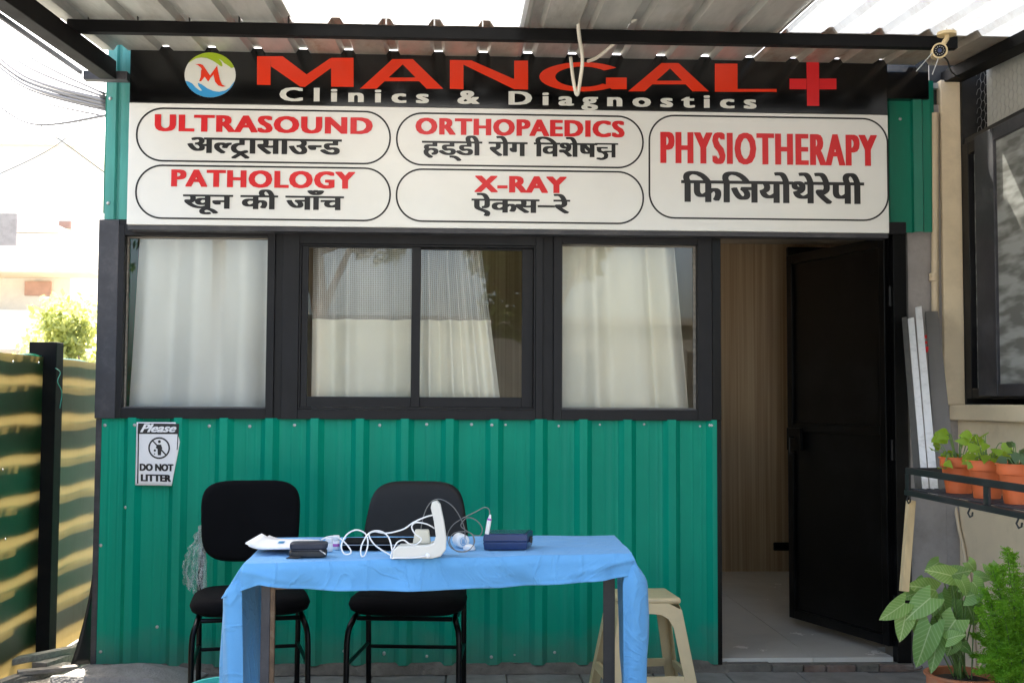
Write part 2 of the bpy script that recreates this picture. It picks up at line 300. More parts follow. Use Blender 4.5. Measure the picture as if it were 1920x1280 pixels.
# cloth: creases and a fine weave on top of the colour
m = M['cloth']; n, L = nodes(m); b = n['Principled BSDF']; tcx = n.new('ShaderNodeTexCoord')
n1 = n.new('ShaderNodeTexNoise'); n1.inputs['Scale'].default_value = 4.5; n1.inputs['Detail'].default_value = 3; n1.inputs['Distortion'].default_value = 1.6; L.new(tcx.outputs['Object'], n1.inputs[0])
a1 = n.new('ShaderNodeMath'); a1.operation = 'SUBTRACT'; a1.inputs[1].default_value = .5; L.new(n1.outputs[0], a1.inputs[0]); a2 = n.new('ShaderNodeMath'); a2.operation = 'ABSOLUTE'; L.new(a1.outputs[0], a2.inputs[0])
a3 = n.new('ShaderNodeMapRange'); a3.inputs[2].default_value = .06; a3.inputs[3].default_value = 1; a3.inputs[4].default_value = 0; L.new(a2.outputs[0], a3.inputs[0])
b1 = n.new('ShaderNodeBump'); b1.inputs['Strength'].default_value = .55; b1.inputs['Distance'].default_value = .004; L.new(a3.outputs[0], b1.inputs['Height'])
n2 = n.new('ShaderNodeTexNoise'); n2.inputs['Scale'].default_value = 420; L.new(tcx.outputs['Object'], n2.inputs[0]); b2 = n.new('ShaderNodeBump'); b2.inputs['Strength'].default_value = .3; b2.inputs['Distance'].default_value = .001; L.new(n2.outputs[0], b2.inputs['Height'])
ob = [l for l in L if l.to_socket == b.inputs['Normal']][0].from_socket
L.new(ob, b1.inputs['Normal']); L.new(b1.outputs[0], b2.inputs['Normal']); L.new(b2.outputs[0], b.inputs['Normal'])
# mat: woven waffle
m = M['mat']; n, L = nodes(m); b = n['Principled BSDF']; tcx = n.new('ShaderNodeTexCoord'); v = n.new('ShaderNodeTexVoronoi'); v.inputs['Scale'].default_value = 90; L.new(tcx.outputs['Object'], v.inputs[0])
b1 = n.new('ShaderNodeBump'); b1.inputs['Strength'].default_value = .8; b1.inputs['Distance'].default_value = .006; L.new(v.outputs[0], b1.inputs['Height']); L.new(b1.outputs[0], b.inputs['Normal'])
rnd = random.Random(7)
# ================================================================== GROUND
tag(MB().grid(lambda u, v: Vector((-120+240*u, -80+240*v, -.03)), 4, 4).build('ground', M['ground'], loc=(0, 0, 0)), kind='structure')
pave = tag(B(-2.15, 2.45, -2.4, .0, -.028, -.012).build('pavement', M['mortar'], loc=(0, 0, -.012)), kind='structure')
pav_me = None
xs = -2.14; row_y = [(-.46, -.006), (-.92, -.466), (-1.38, -.926), (-1.84, -1.386)]
for k, (ya, yb) in enumerate(row_y):
    x = -2.14 - (.12 if k % 2 else 0) + .02
    while x < 2.42:
        wd = .33 if k % 2 else .345
        if k == 0 and abs(x+.05) < .2: wd = .28
        dz = rnd.uniform(-.003, .003)
        b = MB(); b.box(max(x, -2.14), min(x+wd, 2.44)-.007, ya+.004, yb-.004, -.02, 0)
        M3 = Matrix.Translation((0, 0, dz)) @ Matrix.Rotation(R(rnd.uniform(-.25, .25)), 4, 'Y')
        o = b.build('paver', M['paver'], pave, bevel=.003); o.location.z += dz
        x += wd
# concrete fillet at the foot of the cabin
def fillet(u, v):
    x = -1.7+2.98*u; a = v
    h = .046+.012*noise.noise(Vector((x*5, 0, 1)))+.008*noise.noise(Vector((x*23, 0, 1)))
    dd = .045+.03*noise.noise(Vector((x*4, 3, 1)))+.012*noise.noise(Vector((x*19, 3, 1)))
    return Vector((x, -.002-dd*(1-a)-.01, .001+h*math.sin(a*math.pi/2)*1.0))
tag(MB().grid(fillet, 90, 5).build('kerb_of_cement', M['mortar'], smooth='all'), kind='structure')

# ================================================================== CABIN
XL, XR, ZT = -1.70, 2.14, 2.83          # outer edges and top
JX = 1.245                              # left door jamb
ZW0, ZW1 = PY(760, 786)[2], 2.115       # window band
YB = 2.84
cab = thing('clinic_cabin', (0.2, 1.4, 0), 'green corrugated portable cabin with black framed windows and an open black door', 'building')
for yy0, yy1, zz0, zz1 in ((.02, .45, .02, ZT), (1.9, YB+.04, .02, ZT), (.451, 1.899, .02, 1.0), (.451, 1.899, 2.15, ZT)):
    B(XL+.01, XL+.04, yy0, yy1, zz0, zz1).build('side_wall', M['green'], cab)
added_win_l = MB().box(XL+.005, XL+.045, .452, .49, 1.001, 2.149).box(XL+.005, XL+.045, 1.86, 1.898, 1.001, 2.149).box(XL+.005, XL+.045, .4905, 1.8595, 1.001, 1.04).box(XL+.005, XL+.045, .4905, 1.8595, 2.11, 2.149).build('window', M['frame'], cab)  # unseen window added so daylight backlights the curtains
B(XL+.02, XL+.024, .4905, 1.8595, 1.0405, 2.1095).build('pane', M['glass'], added_win_l)
XI = 2.9
for yy0, yy1, zz0, zz1 in ((.21, .9, .02, ZT), (2.5, YB+.04, .02, ZT), (.901, 2.499, .02, .9), (.901, 2.499, 2.3, ZT)):
    B(XI, XI+.04, yy0, yy1, zz0, zz1).build('side_wall', M['laminate'], cab)
added_win_r = MB().box(XI-.005, XI+.045, .902, .94, .901, 2.299).box(XI-.005, XI+.045, 2.46, 2.498, .901, 2.299).box(XI-.005, XI+.045, .9405, 2.4595, .901, .94).box(XI-.005, XI+.045, .9405, 2.4595, 2.26, 2.299).build('window', M['frame'], cab)  # unseen window added to let daylight onto the passage floor and panelling
B(XI+.015, XI+.019, .9405, 2.4595, .9405, 2.2595).build('pane', M['glass'], added_win_r)
B(XR+.05, XI-.001, .205, .23, .02, ZT).build('side_wall', M['inner'], cab)
B(XR+.0, XR+.03, .06, .23, .02, ZT).build('side_wall', M['inner'], cab)
B(XL+.04, XI-.001, YB, YB+.04, .02, ZT).build('rear_wall', M['laminate'], cab)
B(XL+.01, XI+.04, -.0, YB+.04, ZT+.002, ZT+.03).build('roof', M['roof'], cab)
B(XL+.045, XI-.005, .05, YB-.005, 2.45, 2.47).build('ceiling', M['inner'], cab)
B(XL+.045, JX+.0, .05, YB-.005, .03, .05).build('floor', M['tile'], cab)
B(JX-.03, JX, .06, YB-.005, .052, 2.448).build('partition', M['laminate'], cab)  # unseen partition added to keep the doorway passage dark
# door passage floor: big glossy tiles
fz = .055
for i, (xa, xb) in enumerate([(JX+.003, JX+.46), (JX+.463, 2.098), (2.101, XI-.003)]):
    for j in range(5):
        ya = .015+j*.57+(.23 if i == 2 and j == 0 else 0); yb = min(.015+(j+1)*.57-.003, YB-.004)
        if ya < YB-.05: B(xa, xb, ya, yb, .03, fz).build('floor_tile', M['tile'], cab)
# threshold of worn bricks
x = JX+.03
while x < 2.15:
    wd = rnd.uniform(.1, .23); hh = rnd.uniform(.03, .042)
    B(x, min(x+wd, 2.18)-.006, -.05+rnd.uniform(-.008, .004), .01, .0, hh).build('threshold_brick', M['brick'] if rnd.random() < .45 else M['mortar'], cab, bevel=.004)
    x += wd
B(JX+.02, 2.18, -.035, .012, -.01, .034).build('threshold_bed', M['mortar'], cab)
# inner doorway at the back of the passage
iw = PY(1478, 800, 2.78)[0]
inn = B(iw, 2.88, 2.76, 2.80, .06, 2.42).build('inner_door', M['black'], cab, bevel=.003)
kx = PY(1462, 1024, 2.74)
B(kx[0]-.045, iw+.01, 2.735, 2.755, kx[2]-.03, kx[2]+.03).build('handle', M['black'], inn, bevel=.008)
wl = PY(1482, 620, 2.7)
B(iw+.005, iw+.02, 2.735, 2.752, wl[2]-.28, wl[2]+.26).build('pull_bar', M['white'], inn, bevel=.004)

# cladding: three corrugated sheets below the windows
PITCH_ = .2125; RIB0 = PY(346, 900)[0]
def prof(x):
    """outward offset of the trapezoid cladding; dark right flank"""
    d = (x-RIB0) % PITCH_ - PITCH_
    d2 = (x-RIB0+PITCH_/2) % PITCH_ - PITCH_/2     # 0 at right flank
    if -.045 <= d2 <= -.01: h = .030
    elif -.07 < d2 < -.045: h = .030*(d2+.07)/.025
    elif -.01 < d2 < .016: h = .030*(1-(d2+.01)/.026)
    else: h = 0
    return h
def minor(x):
    d = (x-RIB0) % PITCH_
    return .0022 if (abs(d-.075) < .006 or abs(d-.118) < .006) else 0
def cladding(xa, xb, z0, z1, y0=-.004, wob=0):
    ev = set([xa, xb])
    k0 = int((xa-RIB0)/PITCH_)-2
    for k in range(k0, k0+24):
        c = RIB0+k*PITCH_
        for e in (-.07, -.045, -.01, .016, .069, .072, .078, .081, .112, .115, .121, .124): ev.add(c+e)
    ev = sorted(e for e in ev if xa <= e <= xb)
    def mn(x):
        d = (x-RIB0) % PITCH_
        return .0011 if (.0715 < d < .0785 or .1145 < d < .1215) else 0
    b = MB(); nz = 7
    vs = []
    for j in range(nz+1):
        for x in ev:
            z = z0+(z1-z0)*j/nz
            zz = z + (wob*noise.noise(Vector((x*6, 0, 4))) if j == 0 else 0)
            vs.append(Vector((x, y0-prof(x+1e-6)-mn(x)+.0016*noise.noise(Vector((x*4, 0, z*3))), zz)))
    n = len(ev)
    fs = [(j*n+i, j*n+i+1, (j+1)*n+i+1, (j+1)*n+i) for j in range(nz) for i in range(n-1)]
    return b.add(vs, fs)
sx0 = PY(603, 900)[0]; sx1 = PY(935, 900)[0]
for a, b_, dy in ((XL+.012, sx0+.0, 0), (sx0-.02, sx1, -.0012), (sx1-.02, JX-.012, -.0024)):
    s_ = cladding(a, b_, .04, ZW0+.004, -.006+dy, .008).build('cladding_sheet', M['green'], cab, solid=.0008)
# screws of the cladding
scr = []
for px in (255, 305, 392, 468, 552, 712, 800, 884, 922, 948, 1048, 1125, 1208, 1313, 1333): scr.append((px, 797+rnd.uniform(-2, 2), 0))
for px in (188, 475, 645, 720, 800, 921, 965, 1040, 720): scr.append((px, 1228+rnd.uniform(-8, 2), 1))
for px, py in ((188, 1022), (238, 950), (294, 1175), (1330, 797), (196, 797)): scr.append((px, py, 0))
for px, py, k in scr:
    p = PY(px, py, -.012)
    h = prof(p[0]+1e-6)
    MB().lathe([(.0001, .006), (.004, .0055), (.0052, .002), (.0075, .0012), (.008, 0)][::-1], (p[0], -.0075-h, p[2]), 10, (0, -1, 0)).build('screw', M['screw'], cab, smooth=True)
# left corner post and trims
MB().box(XL-.008, XL+.018, -.012, .02, .0, ZW0-.002).build('corner_trim', M['frame_grey'], cab, bevel=.002)
MB().box(XL-.01, XL+.085, -.03, .02, ZW0-.001, ZW1+.012).build('corner_post', M['frame_grey'], cab, bevel=.003)
# door jambs and header
MB().box(JX-.012, JX+.012, -.03, .06, .03, ZW0).build('door_jamb', M['black'], cab, bevel=.002)
MB().box(JX-.03, JX+.012, -.034, .06, ZW0+.001, ZW1-.001).build('door_jamb', M['black'], cab, bevel=.002)
MB().box(XR-.03, XR+.035, -.02, .05, .03, 2.1).build('door_jamb', M['black'], cab, bevel=.002)
MB().box(XL+.086, XR+.035, -.024, .04, 2.102, 2.16).build('header_beam', M['frame'], cab)
B(XL, XR+.03, -.004, .02, 2.161, ZT).build('upper_wall', M['green_dark'], cab)

# ---- windows
def rectframe(x0, x1, z0, z1, wl, wr, wb, wt, y0, y1):
    b = MB(); b.box(x0, x0+wl, y0, y1, z0, z1); b.box(x1-wr, x1, y0, y1, z0, z1)
    b.box(x0+wl+.0004, x1-wr-.0004, y0, y1, z0, z0+wb); b.box(x0+wl+.0004, x1-wr-.0004, y0, y1, z1-wt, z1); return b
def pxbox(pa, pb, y): a = PY(*pa, y); b = PY(*pb, y); return a[0], b[0], b[2], a[2]
WZ0, WZ1 = ZW0, 2.1015
def window(x0, x1, gl, gr, gb, gt, beadm, label=None):
    """outer frame x0..x1, glazed hole gl..gr, gb..gt"""
    f = rectframe(x0, x1, WZ0, WZ1, gl-x0, x1-gr, gb-WZ0, WZ1-gt, -.034, .05).build('window', M['frame'], cab, bevel=.002)
    return f
# window 1
a = PY(234, 441, -.034); b_ = PY(497, 766, -.034)
x0, x1 = XL+.086, PY(514, 600, -.034)[0]
w1 = window(x0, x1, a[0], b_[0], b_[2], a[2], None)
rectframe(a[0]+.001, b_[0]-.001, b_[2]+.001, a[2]-.001, .006, .006, .008, .006, .008, .03).build('glazing_bead', M['greywood'], w1)
B(a[0]+.007, b_[0]-.007, .017, .021, b_[2]+.009, a[2]-.007).build('pane', M['glass'], w1)
B(a[0]+.002, b_[0]-.002, -.03, .007, b_[2]+.0005, b_[2]+.004).build('sill', M['frame_grey'], w1)
# mullion strip between
m1a = PY(524, 600, -.03)[0]
B(x1+.001, m1a+.012, -.018, .05, WZ0, WZ1).build('mullion', M['frame'], cab)
# window 2 : casing + sliding sashes
c0, c1 = m1a+.013, PY(1018, 600, -.034)[0]
o0 = PY(562, 456, -.034); o1 = PY(1004, 769, -.034)
w2 = window(c0, c1, o0[0], o1[0], o1[2], o0[2], None)
w2i = rectframe(o0[0]+.001, o1[0]-.001, o1[2]+.001, o0[2]-.001, .008, .008, .010, .008, -.026, .04).build('track', M['frame'], w2, bevel=.001)
ga = PY(579, 464, -.01); gb = PY(770, 744, -.01); gc = PY(788, 468, .01); gd = PY(978, 745, .01)
sz0, sz1 = o1[2]+.012, o0[2]-.01
sa = rectframe(o0[0]+.011, gb[0]+.042, sz0, sz1, ga[0]-o0[0]-.011, .042, gb[2]-sz0, sz1-ga[2], -.02, .0).build('sash', M['frame'], w2, bevel=.0015)
sb = rectframe(gc[0]-.03, o1[0]-.011, sz0, sz1, .03, o1[0]-.011-gd[0], gd[2]-sz0, sz1-gc[2], .004, .024).build('sash', M['frame'], w2, bevel=.0015)
B(ga[0]-.002, gb[0]+.002, -.012, -.008, gb[2]-.002, ga[2]+.002).build('pane', M['glass'], w2)
B(gc[0]-.002, gd[0]+.002, .012, .016, gd[2]-.002, gc[2]+.002).build('pane', M['glass'], w2)
# mullion
m2 = PY(1038, 600, -.03)[0]
B(c1+.001, m2-.001, -.014, .05, WZ0, WZ1).build('mullion', M['frame'], cab)
# window 3
a3 = PY(1054, 456, -.034); b3 = PY(1309, 769, -.034)
w3 = window(m2, JX-.031, a3[0], b3[0], b3[2], a3[2], None)
rectframe(a3[0]+.001, b3[0]-.001, b3[2]+.001, a3[2]-.001, .005, .012, .010, .006, .008, .03).build('glazing_bead', M['greywood'], w3)
B(a3[0]+.006, b3[0]-.013, .017, .021, b3[2]+.011, a3[2]-.007).build('pane', M['glass'], w3)
B(a3[0]+.002, b3[0]-.002, -.03, .007, b3[2]+.0005, b3[2]+.004).build('sill', M['frame_grey'], w3)

# ---- curtains (things of their own, hanging inside)
def curtain(name, xa_t, xb_t, xa_b, xb_b, z0, z1, folds, y, m, label, group=None, amp=.02, parent=None, nv=10):
    def fn(u, v):
        t = 1-v
        xa = xa_t+(xa_b-xa_t)*t; xb = xb_t+(xb_b-xb_t)*t
        x = xa+(xb-xa)*u; yy = 0
        for c, wd, h in folds: yy -= h*math.exp(-((u-c)/wd)**2)
        yy += amp*.07*math.sin(u*23+1.3)*(.4+.6*t) + .004*noise.noise(Vector((u*9, v*3, 2)))
        return Vector((x, y+yy, z0+(z1-z0)*v))
    b = MB().grid(fn, 90, nv)
    o = b.build(name, m, parent, smooth='all')
    uv = o.data.uv_layers.new(name='uv')
    k = (xb_t-xa_t)*1.25/.0105; kz = (z1-z0)/.0105
    for poly in o.data.polygons:
        for li in poly.loop_indices:
            vi = o.data.loops[li].vertex_index; i = vi % 91; j = vi//91
            uv.data[li].uv = (i/90*k, j/nv*kz)
    return o
yc = .098
L_, R_ = PY(252, 600, yc)[0], PY(500, 600, yc)[0]
tag(curtain('curtain', L_+.02, R_, L_-.025, R_, 1.08, 2.18, [(.1, .09, .04), (.27, .06, -.03), (.47, .09, .05), (.64, .06, -.03), (.82, .09, .05), (.98, .05, -.02)], yc+.02, M['cur_white'], ''),
    'white satin curtain filling the left window beside the corner post', 'curtain')
zt, zb, zj = 2.18, 1.08, PY(770, 600, yc)[2]
def pair(name, lt, rt, lb, rb, folds, label):
    # x edges at the top and bottom of the visible part
    t = thing(name, (PY((lt+rt)/2, 600, yc)[0], yc, 1.1), label, 'curtain')
    f = lambda px, py: PY(px, py, yc)[0]
    zt_, zb_ = PY(800, 465, yc)[2], PY(800, 745, yc)[2]
    def X(a, b, z): return a+(b-a)*(zt_-z)/(zt_-zb_)
    a, b_, c, d = f(lt, 465), f(rt, 465), f(lb, 745), f(rb, 745)
    curtain('net_panel', X(a, c, zt), X(b_, d, zt), X(a, c, zj), X(b_, d, zj), zj, zt, folds, yc, M['net'], '', parent=t)
    curtain('cloth_panel', X(a, c, zj), X(b_, d, zj), X(a, c, zb), X(b_, d, zb), zb, zj, folds, yc, M['cur_cream'], '', parent=t)
    return t
pair('curtain', 588, 788, 584, 790, [(.06, .05, .04), (.19, .05, -.03), (.33, .06, .045), (.6, .12, .015), (.75, .05, -.03), (.9, .06, .04)], 'cream curtain with chequered net top behind the left sliding pane')
pair('curtain', 790, 903, 788, 937, [(.12, .05, .04), (.26, .04, -.03), (.42, .05, .05), (.56, .04, -.03), (.74, .05, .045), (.93, .05, .04)], 'cream curtain with net top drawn back behind the right sliding pane')
f = lambda px, py: PY(px, py, yc)[0]
tag(curtain('curtain', f(1054, 460), f(1264, 460), f(1054, 768), f(1296, 768), PY(1200, 800, yc)[2], 2.12, [(.05, .09, .0), (.27, .06, .05), (.4, .06, -.03), (.6, .11, .03), (.75, .04, -.045), (.88, .06, .05), (1.0, .04, -.03)], yc, M['cur_cream'], ''),
    'plain cream curtain hanging in the right window next to the doorway', 'curtain')
# plain room partition seen past the curtains
B(-.35, JX-.035, 1.9, 1.93, .052, 2.44).build('partition', M['laminate'], cab)

# ---- door leaf, opened inwards
h0 = Vector((XR-.032, .03, 0)); fe = PY(1487, 1000, .80)
dv = Vector((fe[0]-h0[0], fe[1]-h0[1], 0)); dl = dv.length; ang = math.atan2(dv.y, dv.x)
DM = Matrix.Translation(h0) @ Matrix.Rotation(ang, 4, 'Z')
D = lambda *a: MB().box(*a, M=DM)
zb_, zt_ = .105, 2.095
leaf = MB().box(0, dl, -.012, .012, zb_, zt_, M=DM).build('door_leaf', M['black'], cab)
fr = MB()
for a in ((0, .045, .0125, .03, zb_, zt_), (dl-.045, dl, .0125, .03, zb_, zt_), (.0455, dl-.0455, .0125, .03, zb_, zb_+.05), (.0455, dl-.0455, .0125, .03, zt_-.05, zt_), (.0455, dl-.0455, .0125, .03, 1.12, 1.165)):
    fr.box(*a, M=DM)
fr.build('rail_frame', M['black'], leaf, bevel=.003)
lk = MB(); lk.box(dl-.14, dl-.02, .031, .05, 1.02, 1.14, M=DM); lk.tube([DM @ Vector((dl-.08, .05, 1.0)), DM @ Vector((dl-.08, .075, 1.0)), DM @ Vector((dl-.08, .075, 1.09)), DM @ Vector((dl-.08, .05, 1.09))], .006)
lk.build('handle', M['screw'], leaf).data.materials[0] = M['black']
for z in (.3, 1.05, 1.8):
    MB().tube([(XR-.034, .012, z-.05), (XR-.034, .012, z+.05)], .011, 10).build('hinge', M['black'], leaf, smooth=True)

# green trims left and right of the sign, top corner pieces
tl0, tl1 = PY(203, 250)[0], PY(243, 250)[0]
b = MB(); vs = []
pr = [(tl0, .0), (tl0, -.03), (tl0+.042, -.03), (tl0+.05, -.012), (tl0+.062, -.012), (tl0+.068, -.03), (tl1+.03, -.03)]
ztl = 2.99
vs = [Vector((x, y, z)) for z in (ZW1+.013, ztl) for x, y in pr]; k = len(pr)
b.add(vs, [(i, i+1, k+i+1, k+i) for i in range(k-1)]); b.build('corner_flashing', M['teal_trim'], cab, solid=.0015)
tr = [PY(px, 300)[0] for px in (1666, 1706, 1722, 1738, 1747)]
pr = [(tr[0], -.014), (tr[1], -.014), (tr[1]+.003, -.04), (tr[2], -.048), (tr[2]+.008, -.036), (tr[3], -.04), (tr[4], -.03), (tr[4]+.002, .01)]
k = len(pr); z0 = PY(1700, 437)[2]; vs = [Vector((x, y, z)) for z in (z0, 2.86) for x, y in pr]
MB().add(vs, [(i, i+1, k+i+1, k+i) for i in range(k-1)]).build('corner_flashing', M['green_dark'], cab, solid=.0015)
for px, py in ((1690, 222), (1697, 424), (207, 185), (203, 381)):
    p = PY(px, py, -.03); MB().lathe([(.009, 0), (.008, .003), (.004, .007), (.0001, .008)], (p[0], -.016 if px > 1000 else -.031, p[2]), 10, (0, -1, 0)).build('screw', M['screw'], cab, smooth=True)

# ================================================================== SIGN
YS = -.13
def SP(px, py): p = PY(px, py, YS); return (p[0], p[2])
sl_, sr_ = SP(240, 300)[0], SP(1666, 320)[0]
szb, szm, szt = SP(960, 429)[1], SP(960, 204)[1], SP(960, 104)[1]
sign = thing('sign_board', ((sl_+sr_)/2, -.07, szb), 'long clinic sign board over the windows, black band above white panel', 'sign')
B(sl_, sr_, YS, -.034, szb, szm-.0005).build('white_panel', M['print_white'], sign, bevel=.003)
B(sl_, sr_+.0, YS, -.034, szm+.0005, szt+.012).build('black_panel', M['print_black'], sign, bevel=.002)
B(sl_+.002, sr_-.002, YS+.01, -.034, szb-.022, szb-.001).build('bottom_frame', M['screw'], sign).data.materials[0] = M['frame_grey']
B(sr_+.002, SP(1752, 130)[0], -.06, -.005, SP(1700, 178)[1], szt+.045).build('fascia_end', M['print_black'], sign)
def sgn(name, pts_list, m, y=.0015, parent=None):
    b = MB()
    for i, pts in enumerate(pts_list): b.poly([SP(*p) for p in pts], YS-y-.0002*i)
    return b.build(name, m, parent or sign)
# rounded boxes
def rbox(x0, y0, x1, y1, rx, ry=None, lw=3.3):
    xa, za = SP(x0, y0); ctr = ((x0+x1)/2, (y0+y1)/2)
    xl, xr = SP(x0, ctr[1])[0], SP(x1, ctr[1])[0]; zt, zb = SP(ctr[0], y0)[1], SP(ctr[0], y1)[1]
    r = rx*.00252; r = min(r, (zt-zb)/2); w = lw*.00252/2
    def ring(g):
        pts = []
        for cx, cz, a0 in ((xr-r, zt-r, 0), (xl+r, zt-r, 90), (xl+r, zb+r, 180), (xr-r, zb+r, 270)):
            for k in range(13):
                a = R(a0+90*k/12); pts.append((cx+(r+g)*math.cos(a), cz+(r+g)*math.sin(a)))
        return pts
    o, i = ring(w), ring(-w); n = len(o)
    vs = [Vector((p[0], YS-.0016, p[1])) for p in o+i]
    MB().add(vs, [(k, (k+1) % n, n+(k+1) % n, n+k) for k in range(n)]).build('printed_border', M['ink'], sign)
rbox(256.5, 206.5, 731.5, 304.5, 48); rbox(255, 313, 731.5, 411.5, 48)
rbox(744, 215.5, 1205.5, 312, 48); rbox(743.5, 320, 1206, 417, 48); rbox(1217.5, 220, 1664.5, 411, 48)
# MANGAL
MB_ = MB(); k_ = [0]
def lp(pts): MB_.poly([SP(*p) for p in pts], YS-.0015-.00015*k_[0]); k_[0] += 1
lp([(482, 106), (507.5, 106), (507.5, 160), (482, 159.5)]); lp([(507.5, 106), (530, 106), (575, 140), (572, 163.5), (563, 163), (508, 125)])
lp([(575, 140), (619, 110), (621, 110), (621, 128), (572, 163.5)]); lp([(621, 109), (663, 109), (663, 163.5), (621, 163)])
def Aletter(l, r_, y0, y1, ax0, ax1, cy):
    lp([(ax0, y0), ((ax0+ax1)/2, y0), ((ax0+ax1)/2, y0+10), (l+31, y1), (l, y1)]); lp([((ax0+ax1)/2, y0), (ax1, y0), (r_, y1), (r_-31, y1), ((ax0+ax1)/2, y0+10)])
    lp([(l+45, cy), (r_-45, cy), (r_-37, cy+7), (l+37, cy+7)])
Aletter(675, 831, 111.5, 167, 736, 774, 146)
lp([(843.5, 113), (869, 113.5), (869, 168), (843.5, 167)]); lp([(869, 113.5), (884, 114), (964, 149), (964, 168), (869, 122)]); lp([(964, 114.5), (990, 114.5), (990, 168.5), (964, 168)])
def ring_part(cx, cy, rx, ry, ix, iy, a0, a1, n=26):
    o = []; 
    for k in range(n):
        a, b = a0+(a1-a0)*k/n, a0+(a1-a0)*(k+1)/n
        q = [(cx+rx*math.cos(R(a)), cy-ry*math.sin(R(a))), (cx+rx*math.cos(R(b)), cy-ry*math.sin(R(b))), (cx+ix*math.cos(R(b)), cy-iy*math.sin(R(b))), (cx+ix*math.cos(R(a)), cy-iy*math.sin(R(a)))]
        MB_.poly([SP(*p) for p in q], YS-.0015)
ring_part(1092, 144.5, 81, 27.5, 51, 19, 38, 318)
lp([(1136, 146), (1175, 146), (1175, 168), (1147, 168), (1136, 160)])
Aletter(1177.5, 1329, 119, 172, 1240, 1272, 152)
lp([(1340, 120), (1382.5, 120), (1382.5, 173), (1340, 173)]); lp([(1382.5, 167.5), (1456, 167.5), (1456, 173), (1382.5, 173)])
MB_.build('lettering', M['orange'], sign)
sgn('red_cross', [[(1512, 117), (1535.5, 117), (1536, 199), (1513, 199)], [(1480, 148), (1512, 148), (1512, 168), (1480, 168)], [(1536, 148), (1568, 148), (1568, 168), (1536, 168)]], M['red'])
# round emblem
def L6(x, y): return (330+x/6.4, 90+y/6.4)
emb = sgn('emblem', [[(394+48*math.cos(R(a)), 141-42*math.sin(R(a))) for a in range(0, 360, 8)]], M['offwhite'], .001)
def arc(a0, a1, rx=48, ry=42, n=16): return [(394+rx*math.cos(R(a0+(a1-a0)*k/n)), 141-ry*math.sin(R(a0+(a1-a0)*k/n))) for k in range(n+1)]
sgn('green_swoosh', [arc(148, 20)+[L6(665, 245), L6(640, 225), L6(585, 190), L6(545, 150), L6(515, 135), L6(548, 175), L6(560, 215), L6(545, 228), L6(500, 195), L6(440, 155), L6(370, 125), L6(300, 118), L6(240, 130), L6(205, 148)]], M['lime'], .002, emb)
sgn('blue_swoosh', [arc(195, 345)+[L6(640, 485), L6(590, 515), L6(520, 530), L6(450, 520), L6(380, 490), L6(310, 440), L6(262, 422), L6(270, 460), L6(315, 515), L6(290, 515), L6(240, 480), L6(195, 430), L6(150, 405), L6(120, 400)]], M['azure'], .002, emb)
sgn('letter', [[L6(*p) for p in ((230, 198), (290, 195), (325, 210), (408, 330), (408, 380), (388, 408), (345, 350), (325, 290), (300, 240), (262, 210))], [L6(*p) for p in ((325, 275), (345, 350), (303, 405), (278, 405), (298, 345), (303, 260))],
    [L6(*p) for p in ((408, 335), (495, 215), (500, 215), (465, 310), (408, 372))], [L6(*p) for p in ((495, 215), (505, 270), (530, 390), (555, 445), (600, 465), (560, 470), (510, 455), (470, 410), (452, 330), (468, 290))]], M['orange'], .0025, emb)

# ---- type set with Blender's own font
_cache = {}
def glyphs(s, res=3, shear=0, space=1.0):
    key = (s, shear, space)
    if key in _cache: return _cache[key]
    d = bpy.data.curves.new('t', 'FONT'); d.body = s; d.resolution_u = res; d.shear = shear; d.space_character = space
    o = bpy.data.objects.new('t', d); C.objects.link(o)
    dg = bpy.context.evaluated_depsgraph_get(); dg.update(); me = o.evaluated_get(dg).to_mesh()
    r_ = ([(v.co.x, v.co.y) for v in me.vertices], [tuple(p.vertices) for p in me.polygons])
    o.evaluated_get(dg).to_mesh_clear(); bpy.data.objects.remove(o); bpy.data.curves.remove(d)
    _cache[key] = r_; return r_
def clip_x(g, x1):
    bm = bmesh.new(); vs = [bm.verts.new((x, y, 0)) for x, y in g[0]]
    for f_ in g[1]:
        try: bm.faces.new([vs[i] for i in f_])
        except ValueError: pass
    bmesh.ops.bisect_plane(bm, geom=bm.verts[:]+bm.edges[:]+bm.faces[:], plane_co=(x1, 0, 0), plane_no=(1, 0, 0), clear_outer=True)
    bm.verts.index_update(); out = ([(v.co.x, v.co.y) for v in bm.verts], [tuple(v.index for v in f_.verts) for f_ in bm.faces]); bm.free(); return out
def set_line(gs, smear, x0, x1, z0, z1, y, m, parent, name='lettering', nx=5, nz=1, smz=0, shift=None):
    """gs = list of (verts, faces); fitted to the box; verticals thickened by laying copies side by side"""
    V, F = [], []
    for g in gs:
        o = len(V); V += g[0]; F += [tuple(i+o for i in f_) for f_ in g[1]]
    ax0, ax1 = min(v[0] for v in V)-smear/2, max(v[0] for v in V)+smear/2; az0, az1 = min(v[1] for v in V)-smz/2, max(v[1] for v in V)+smz/2
    b = MB(); c = 0
    for i in range(nx):
        for j in range(nz):
            dx = smear*(i/(nx-1)-.5) if nx > 1 else 0; dz = smz*(j/(nz-1)-.5) if nz > 1 else 0
            b.add([Vector((x0+(vx+dx-ax0)/(ax1-ax0)*(x1-x0), y-.00012*c, z0+(vz+dz-az0)/(az1-az0)*(z1-z0))) for vx, vz in V], F); c += 1
    return b.build(name, m, parent)
def latin(s, px0, px1, pyt, pyb, m, smear=.05, smz=.03, space=1.0, shear=0, name='lettering'):
    x0, x1 = SP(px0, (pyt+pyb)/2)[0], SP(px1, (pyt+pyb)/2)[0]; mid = (px0+px1)/2
    return set_line([glyphs(s, space=space, shear=shear)], smear, x0, x1, SP(mid, pyb)[1], SP(mid, pyt)[1], YS-.0015, m, sign, nx=5, nz=3, smz=smz, name=name)
